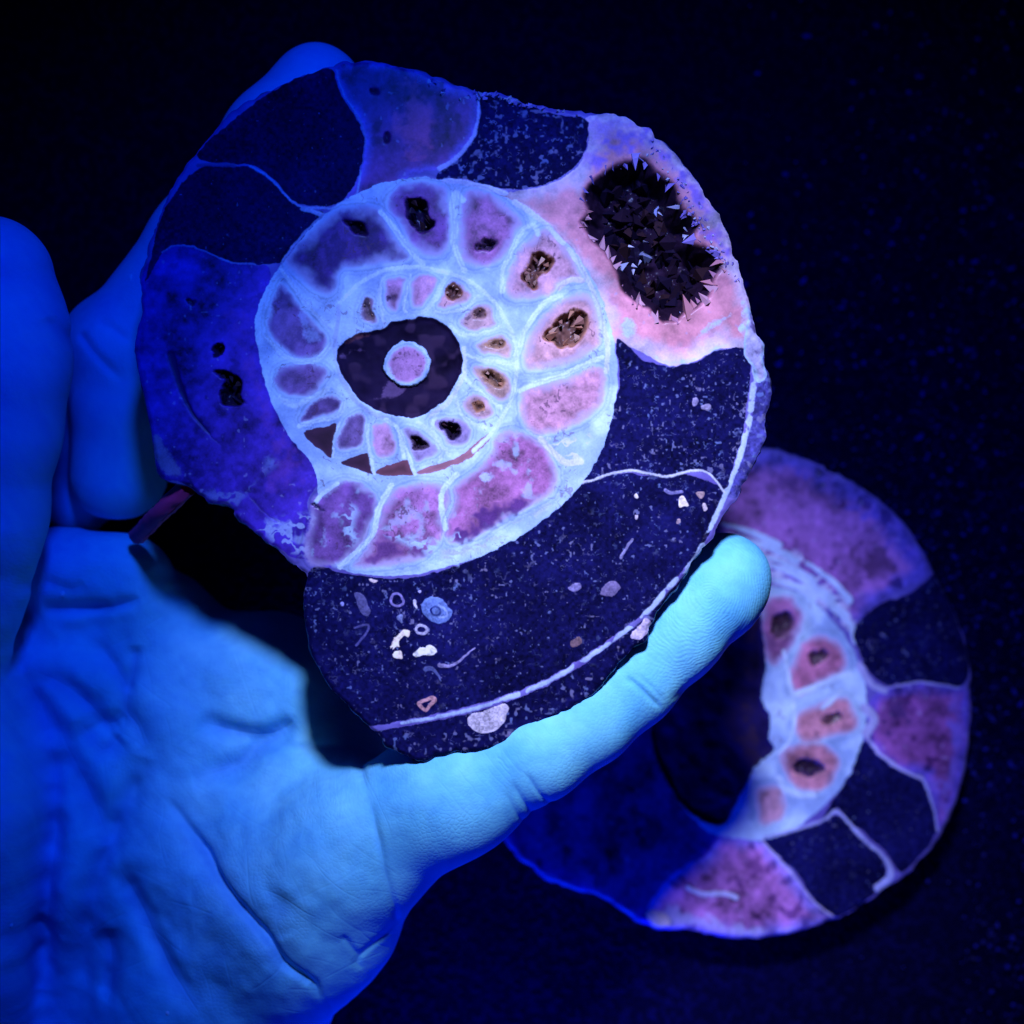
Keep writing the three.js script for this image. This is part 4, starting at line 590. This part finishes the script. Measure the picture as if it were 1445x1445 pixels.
function reliefAt(x, z) { const fx = clamp((x - RX0) / RS, 0, RW - 2), fz = clamp((z - RZ0) / RS, 0, RH - 2), i = fx | 0, j = fz | 0, a = fx - i, b = fz - j, k = j * RW + i; return mix(mix(relief[k], relief[k + 1], a), mix(relief[k + RW], relief[k + RW + 1], a), b); }
const isThumb = (x, z) => sst(-0.03, 0.0, x);
function skinField(x, y, z) { const d = coarse(x, y, z); if (d > 0.006 || d < -0.006) return d; return d + reliefAt(x, z) * sst(-0.055, -0.042, y) * mix(1, 0.8, isThumb(x, z)); }
function surfaceNet(f, lo, hi, cell) {
  const n = [0, 1, 2].map((k) => Math.ceil((hi[k] - lo[k]) / cell) + 1), [nx, ny, nz] = n, val = new Float32Array(nx * ny * nz).fill(1), B = 8;
  const id = (i, j, k) => (k * ny + j) * nx + i, reach = cell * B * 0.5 * 1.75 + 0.003;
  for (let k0 = 0; k0 < nz; k0 += B) for (let j0 = 0; j0 < ny; j0 += B) for (let i0 = 0; i0 < nx; i0 += B) {
    const c = coarse(lo[0] + (i0 + B / 2) * cell, lo[1] + (j0 + B / 2) * cell, lo[2] + (k0 + B / 2) * cell), skip = Math.abs(c) > reach;
    for (let k = k0; k < Math.min(nz, k0 + B); k++) for (let j = j0; j < Math.min(ny, j0 + B); j++) for (let i = i0; i < Math.min(nx, i0 + B); i++) val[id(i, j, k)] = skip ? c : f(lo[0] + i * cell, lo[1] + j * cell, lo[2] + k * cell);
  }
  const vert = new Int32Array(nx * ny * nz).fill(-1), ps = [], ix = [];
  const C = [[0, 0, 0], [1, 0, 0], [0, 1, 0], [1, 1, 0], [0, 0, 1], [1, 0, 1], [0, 1, 1], [1, 1, 1]], E = [[0, 1], [2, 3], [4, 5], [6, 7], [0, 2], [1, 3], [4, 6], [5, 7], [0, 4], [1, 5], [2, 6], [3, 7]], v = new Float32Array(8);
  for (let k = 0; k < nz - 1; k++) for (let j = 0; j < ny - 1; j++) for (let i = 0; i < nx - 1; i++) {
    let neg = 0; for (let c = 0; c < 8; c++) { v[c] = val[id(i + C[c][0], j + C[c][1], k + C[c][2])]; if (v[c] < 0) neg++; }
    if (!neg || neg === 8) continue; let sx = 0, sy = 0, sz = 0, m = 0;
    for (const [a, b] of E) if ((v[a] < 0) !== (v[b] < 0)) { const t = v[a] / (v[a] - v[b]); sx += mix(C[a][0], C[b][0], t); sy += mix(C[a][1], C[b][1], t); sz += mix(C[a][2], C[b][2], t); m++; }
    vert[id(i, j, k)] = ps.length / 3; ps.push(lo[0] + (i + sx / m) * cell, lo[1] + (j + sy / m) * cell, lo[2] + (k + sz / m) * cell);
  }
  const quad = (a, b, c, d, flip) => { if (a < 0 || b < 0 || c < 0 || d < 0) return; if (flip) ix.push(a, c, b, a, d, c); else ix.push(a, b, c, a, c, d); };
  for (let k = 1; k < nz - 1; k++) for (let j = 1; j < ny - 1; j++) for (let i = 1; i < nx - 1; i++) {
    const s = val[id(i, j, k)] < 0;
    if (s !== val[id(i + 1, j, k)] < 0) quad(vert[id(i, j - 1, k - 1)], vert[id(i, j, k - 1)], vert[id(i, j, k)], vert[id(i, j - 1, k)], !s);
    if (s !== val[id(i, j + 1, k)] < 0) quad(vert[id(i - 1, j, k - 1)], vert[id(i - 1, j, k)], vert[id(i, j, k)], vert[id(i, j, k - 1)], !s);
    if (s !== val[id(i, j, k + 1)] < 0) quad(vert[id(i - 1, j - 1, k)], vert[id(i, j - 1, k)], vert[id(i, j, k)], vert[id(i - 1, j, k)], !s);
  }
  return { ps, ix };
}
{
  const hand = new THREE.Group(); hand.name = 'person_hand'; hand.position.set(...P(200, 1300, -0.03)); scene.add(hand);
  tag(hand, 'bare right hand lit blue, palm up, thumb and fingers gripping the sliced ammonite', 'hand');
  const { ps, ix } = surfaceNet(skinField, [-0.128, -0.08, -0.108], [0.064, 0.012, 0.15], 0.0005);
  const n = ps.length / 3, ns = new Float32Array(n * 3), uv = new Float32Array(n * 2), col = new Float32Array(n * 3), e = 0.0003;
  for (let i = 0; i < n; i++) {
    const x = ps[i * 3], y = ps[i * 3 + 1], z = ps[i * 3 + 2];
    let gx = skinField(x + e, y, z) - skinField(x - e, y, z), gy = skinField(x, y + e, z) - skinField(x, y - e, z), gz = skinField(x, y, z + e) - skinField(x, y, z - e); const l = Math.hypot(gx, gy, gz) || 1; ns.set([gx / l, gy / l, gz / l], i * 3);
    uv.set([(x + 0.128) / (1540 * 0.258 / 2048), (z + 0.108) / 0.258], i * 2);
    const b = fbm(x * 130 + 3, z * 130 + y * 100, 4) - 0.5, b2 = fbm(x * 900, z * 900 + y * 700, 2) - 0.5, paintedTone = lines[clamp(Math.round((z - RZ0) / RS), 0, RH - 1) * RW + clamp(Math.round((x - RX0) / RS), 0, RW - 1)], k = (1 + b * 0.55 + b2 * 0.2) * (1 - 0.28 * paintedTone); col.set([0.15 * k * (1 + b * 0.5), 0.60 * k, 0.86 * (0.7 + 0.3 * k)], i * 3);  // creases: darker pigment, and their shade deepened in the vertex colour
  }
  const g = new THREE.BufferGeometry(); g.setAttribute('position', new THREE.Float32BufferAttribute(ps, 3)); g.setAttribute('normal', new THREE.BufferAttribute(ns, 3)); g.setAttribute('uv', new THREE.BufferAttribute(uv, 2)); g.setAttribute('color', new THREE.BufferAttribute(col, 3)); g.setIndex(ix);
  // fine relief of the skin: cell pattern, secondary palm lines, ridges of the thumb pad
  const BW = 1540, BH = 2048, BX = -0.128, BZ = -0.108, BS = 0.258 / 2048, fl = new Float32Array(BW * BH).fill(0.75), r = rng(3);
  { const C = 6.5, jx = (i, j) => [(i + hash(i, j)) * C, (j + hash(i + 71, j + 13)) * C];
    for (let j = 0; j < BH; j++) for (let i = 0; i < BW; i++) { const ci = Math.floor(i / C), cj = Math.floor(j / C); let d1 = 1e9, d2 = 1e9; for (let a = -1; a < 2; a++) for (let b = -1; b < 2; b++) { const c = jx(ci + a, cj + b), q = (c[0] - i) ** 2 + (c[1] - j) ** 2; if (q < d1) { d2 = d1; d1 = q; } else if (q < d2) d2 = q; } fl[j * BW + i] += (sst(0, 2.2, Math.sqrt(d2) - Math.sqrt(d1)) - 1) * 0.22 * (0.4 + noise(i * 0.02, j * 0.02)); } }
  const groove = (line, w, dep) => { for (let k = 0; k < line.length - 1; k++) { const [ax, az] = line[k], [bx, bz] = line[k + 1], n = Math.ceil(Math.hypot(bx - ax, bz - az) / BS / 0.7); for (let t = 0; t < n; t++) { const x = (mix(ax, bx, t / n) - BX) / BS, z = (mix(az, bz, t / n) - BZ) / BS, fade = Math.min(1, 6 * (k + t / n) / line.length, 6 * (1 - (k + t / n) / line.length)); for (let v = -5; v < 6; v++) for (let u = -5; u < 6; u++) { const i = Math.round(x) + u, j = Math.round(z) + v; if (i < 0 || j < 0 || i >= BW || j >= BH) continue; const e = ((i - x) ** 2 + (j - z) ** 2) / (w * w); if (e < 6) fl[j * BW + i] = Math.min(fl[j * BW + i], 0.75 - dep * fade * Math.exp(-e)); } } } };
  for (let i = 0; i < 150; i++) { const u = 40 + r() * 480, v = 880 + r() * 560; let a = (r() < 0.55 ? 1.15 : r() < 0.5 ? -0.5 : 0.25) + (r() - 0.5) * 0.8, x = u, y = v; const l = [], bend = (r() - 0.5) * 0.12, n = 5 + Math.floor(r() * 9); for (let k = 0; k < n; k++) { const p = P(x, y, -0.025); l.push([p[0], p[2]]); a += bend + (r() - 0.5) * 0.25; x += Math.cos(a) * 11; y += Math.sin(a) * 11; } groove(l, 1.1 + r() * 1.3, 0.2 + 0.45 * r() * r()); }
  for (let i = 0; i < 46; i++) { const t = r(), cu = mix(640, 1000, t), cv = mix(1130, 850, t), l = []; const len = 25 + r() * 60, off = (r() - 0.5) * 70; for (let k = 0; k < 7; k++) { const q = (k / 6 - 0.5) * len, p = P(cu + off * 0.7 + q * 0.66 + (r() - 0.5) * 4, cv - off * 0.7 * 0.2 + q * 0.75 + (r() - 0.5) * 4, -0.004); l.push([p[0], p[2]]); } groove(l, 0.9 + r() * 0.8, 0.15 + 0.3 * r() * r()); }
  for (const c of creases) groove(c[0], 1.8, 0.6 * Math.min(1, c[2]));
  { const c = P(1000, 840, -0.005), ax = 0.72, az = -0.69; for (let j = 0; j < BH; j++) for (let i = 0; i < BW; i++) { const x = BX + i * BS - c[0], z = BZ + j * BS - c[2], al = x * ax + z * az, ac = -x * az + z * ax; if (al < -0.02 || al > 0.016 || Math.abs(ac) > 0.011) continue; const rr = Math.hypot(al > 0 ? al : al * 0.55, ac * 0.9) + (noise(x * 500 + 9, z * 500) - 0.5) * 0.0009; fl[j * BW + i] += 0.11 * Math.sin(rr / 0.00048 * 6.283) * sst(-0.02, -0.012, al) * sst(0.011, 0.008, Math.abs(ac)); } }
  const bt = new Uint8Array(BW * BH * 4); for (let i = 0; i < BW * BH; i++) { bt[i * 4] = bt[i * 4 + 1] = bt[i * 4 + 2] = 255 * clamp(fl[i]); bt[i * 4 + 3] = 255; }
  const bump = new THREE.DataTexture(bt, BW, BH); bump.magFilter = THREE.LinearFilter; bump.needsUpdate = true;
  const skin = new THREE.MeshPhysicalMaterial({ vertexColors: true, roughness: 0.62, specularIntensity: 0.35, bumpMap: bump, bumpScale: 0.00015 });
  const m = mesh('skin', g, skin, hand); m.position.sub(hand.position);
  // specks of lint on the skin and an added strip coloured as reddish light
  const drop = (u, v) => { for (let y = 0.012; y > -0.07; y -= 0.0002) { const p = P(u, v, y); if (skinField(p[0], p[1], p[2]) < 0) return p; } return P(u, v, -0.03); };
  const sg = new THREE.IcosahedronGeometry(0.00045, 1), sm = new THREE.MeshStandardMaterial({ color: lin(0.6, 0.7, 0.85), roughness: 0.8 });
  for (const [u, v] of [[185, 393], [88, 838], [15, 1306], [237, 1430]]) { const p = drop(u, v), s = mesh('lint_speck', sg, sm, hand); s.position.set(p[0], p[1], p[2]).sub(hand.position); s.scale.set(1, 0.6, 1 + (u % 3) * 0.4); }
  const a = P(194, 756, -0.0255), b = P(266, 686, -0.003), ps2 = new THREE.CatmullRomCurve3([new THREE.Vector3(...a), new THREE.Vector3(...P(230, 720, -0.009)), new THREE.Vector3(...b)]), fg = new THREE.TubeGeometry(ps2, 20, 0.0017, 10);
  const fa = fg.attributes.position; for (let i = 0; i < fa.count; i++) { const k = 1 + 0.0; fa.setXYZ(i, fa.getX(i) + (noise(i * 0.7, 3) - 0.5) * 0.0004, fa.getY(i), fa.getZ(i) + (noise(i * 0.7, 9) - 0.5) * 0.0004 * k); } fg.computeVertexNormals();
  const paintedTone = mesh('red_light_strip', fg, new THREE.MeshPhysicalMaterial({ color: lin(0.95, 0.05, 0.20), roughness: 0.7 }), hand); paintedTone.position.sub(hand.position); paintedTone.userData.label = 'reddish light on the skin, added as a strip beside the fossil edge';
}
renderer.render(scene, camera);
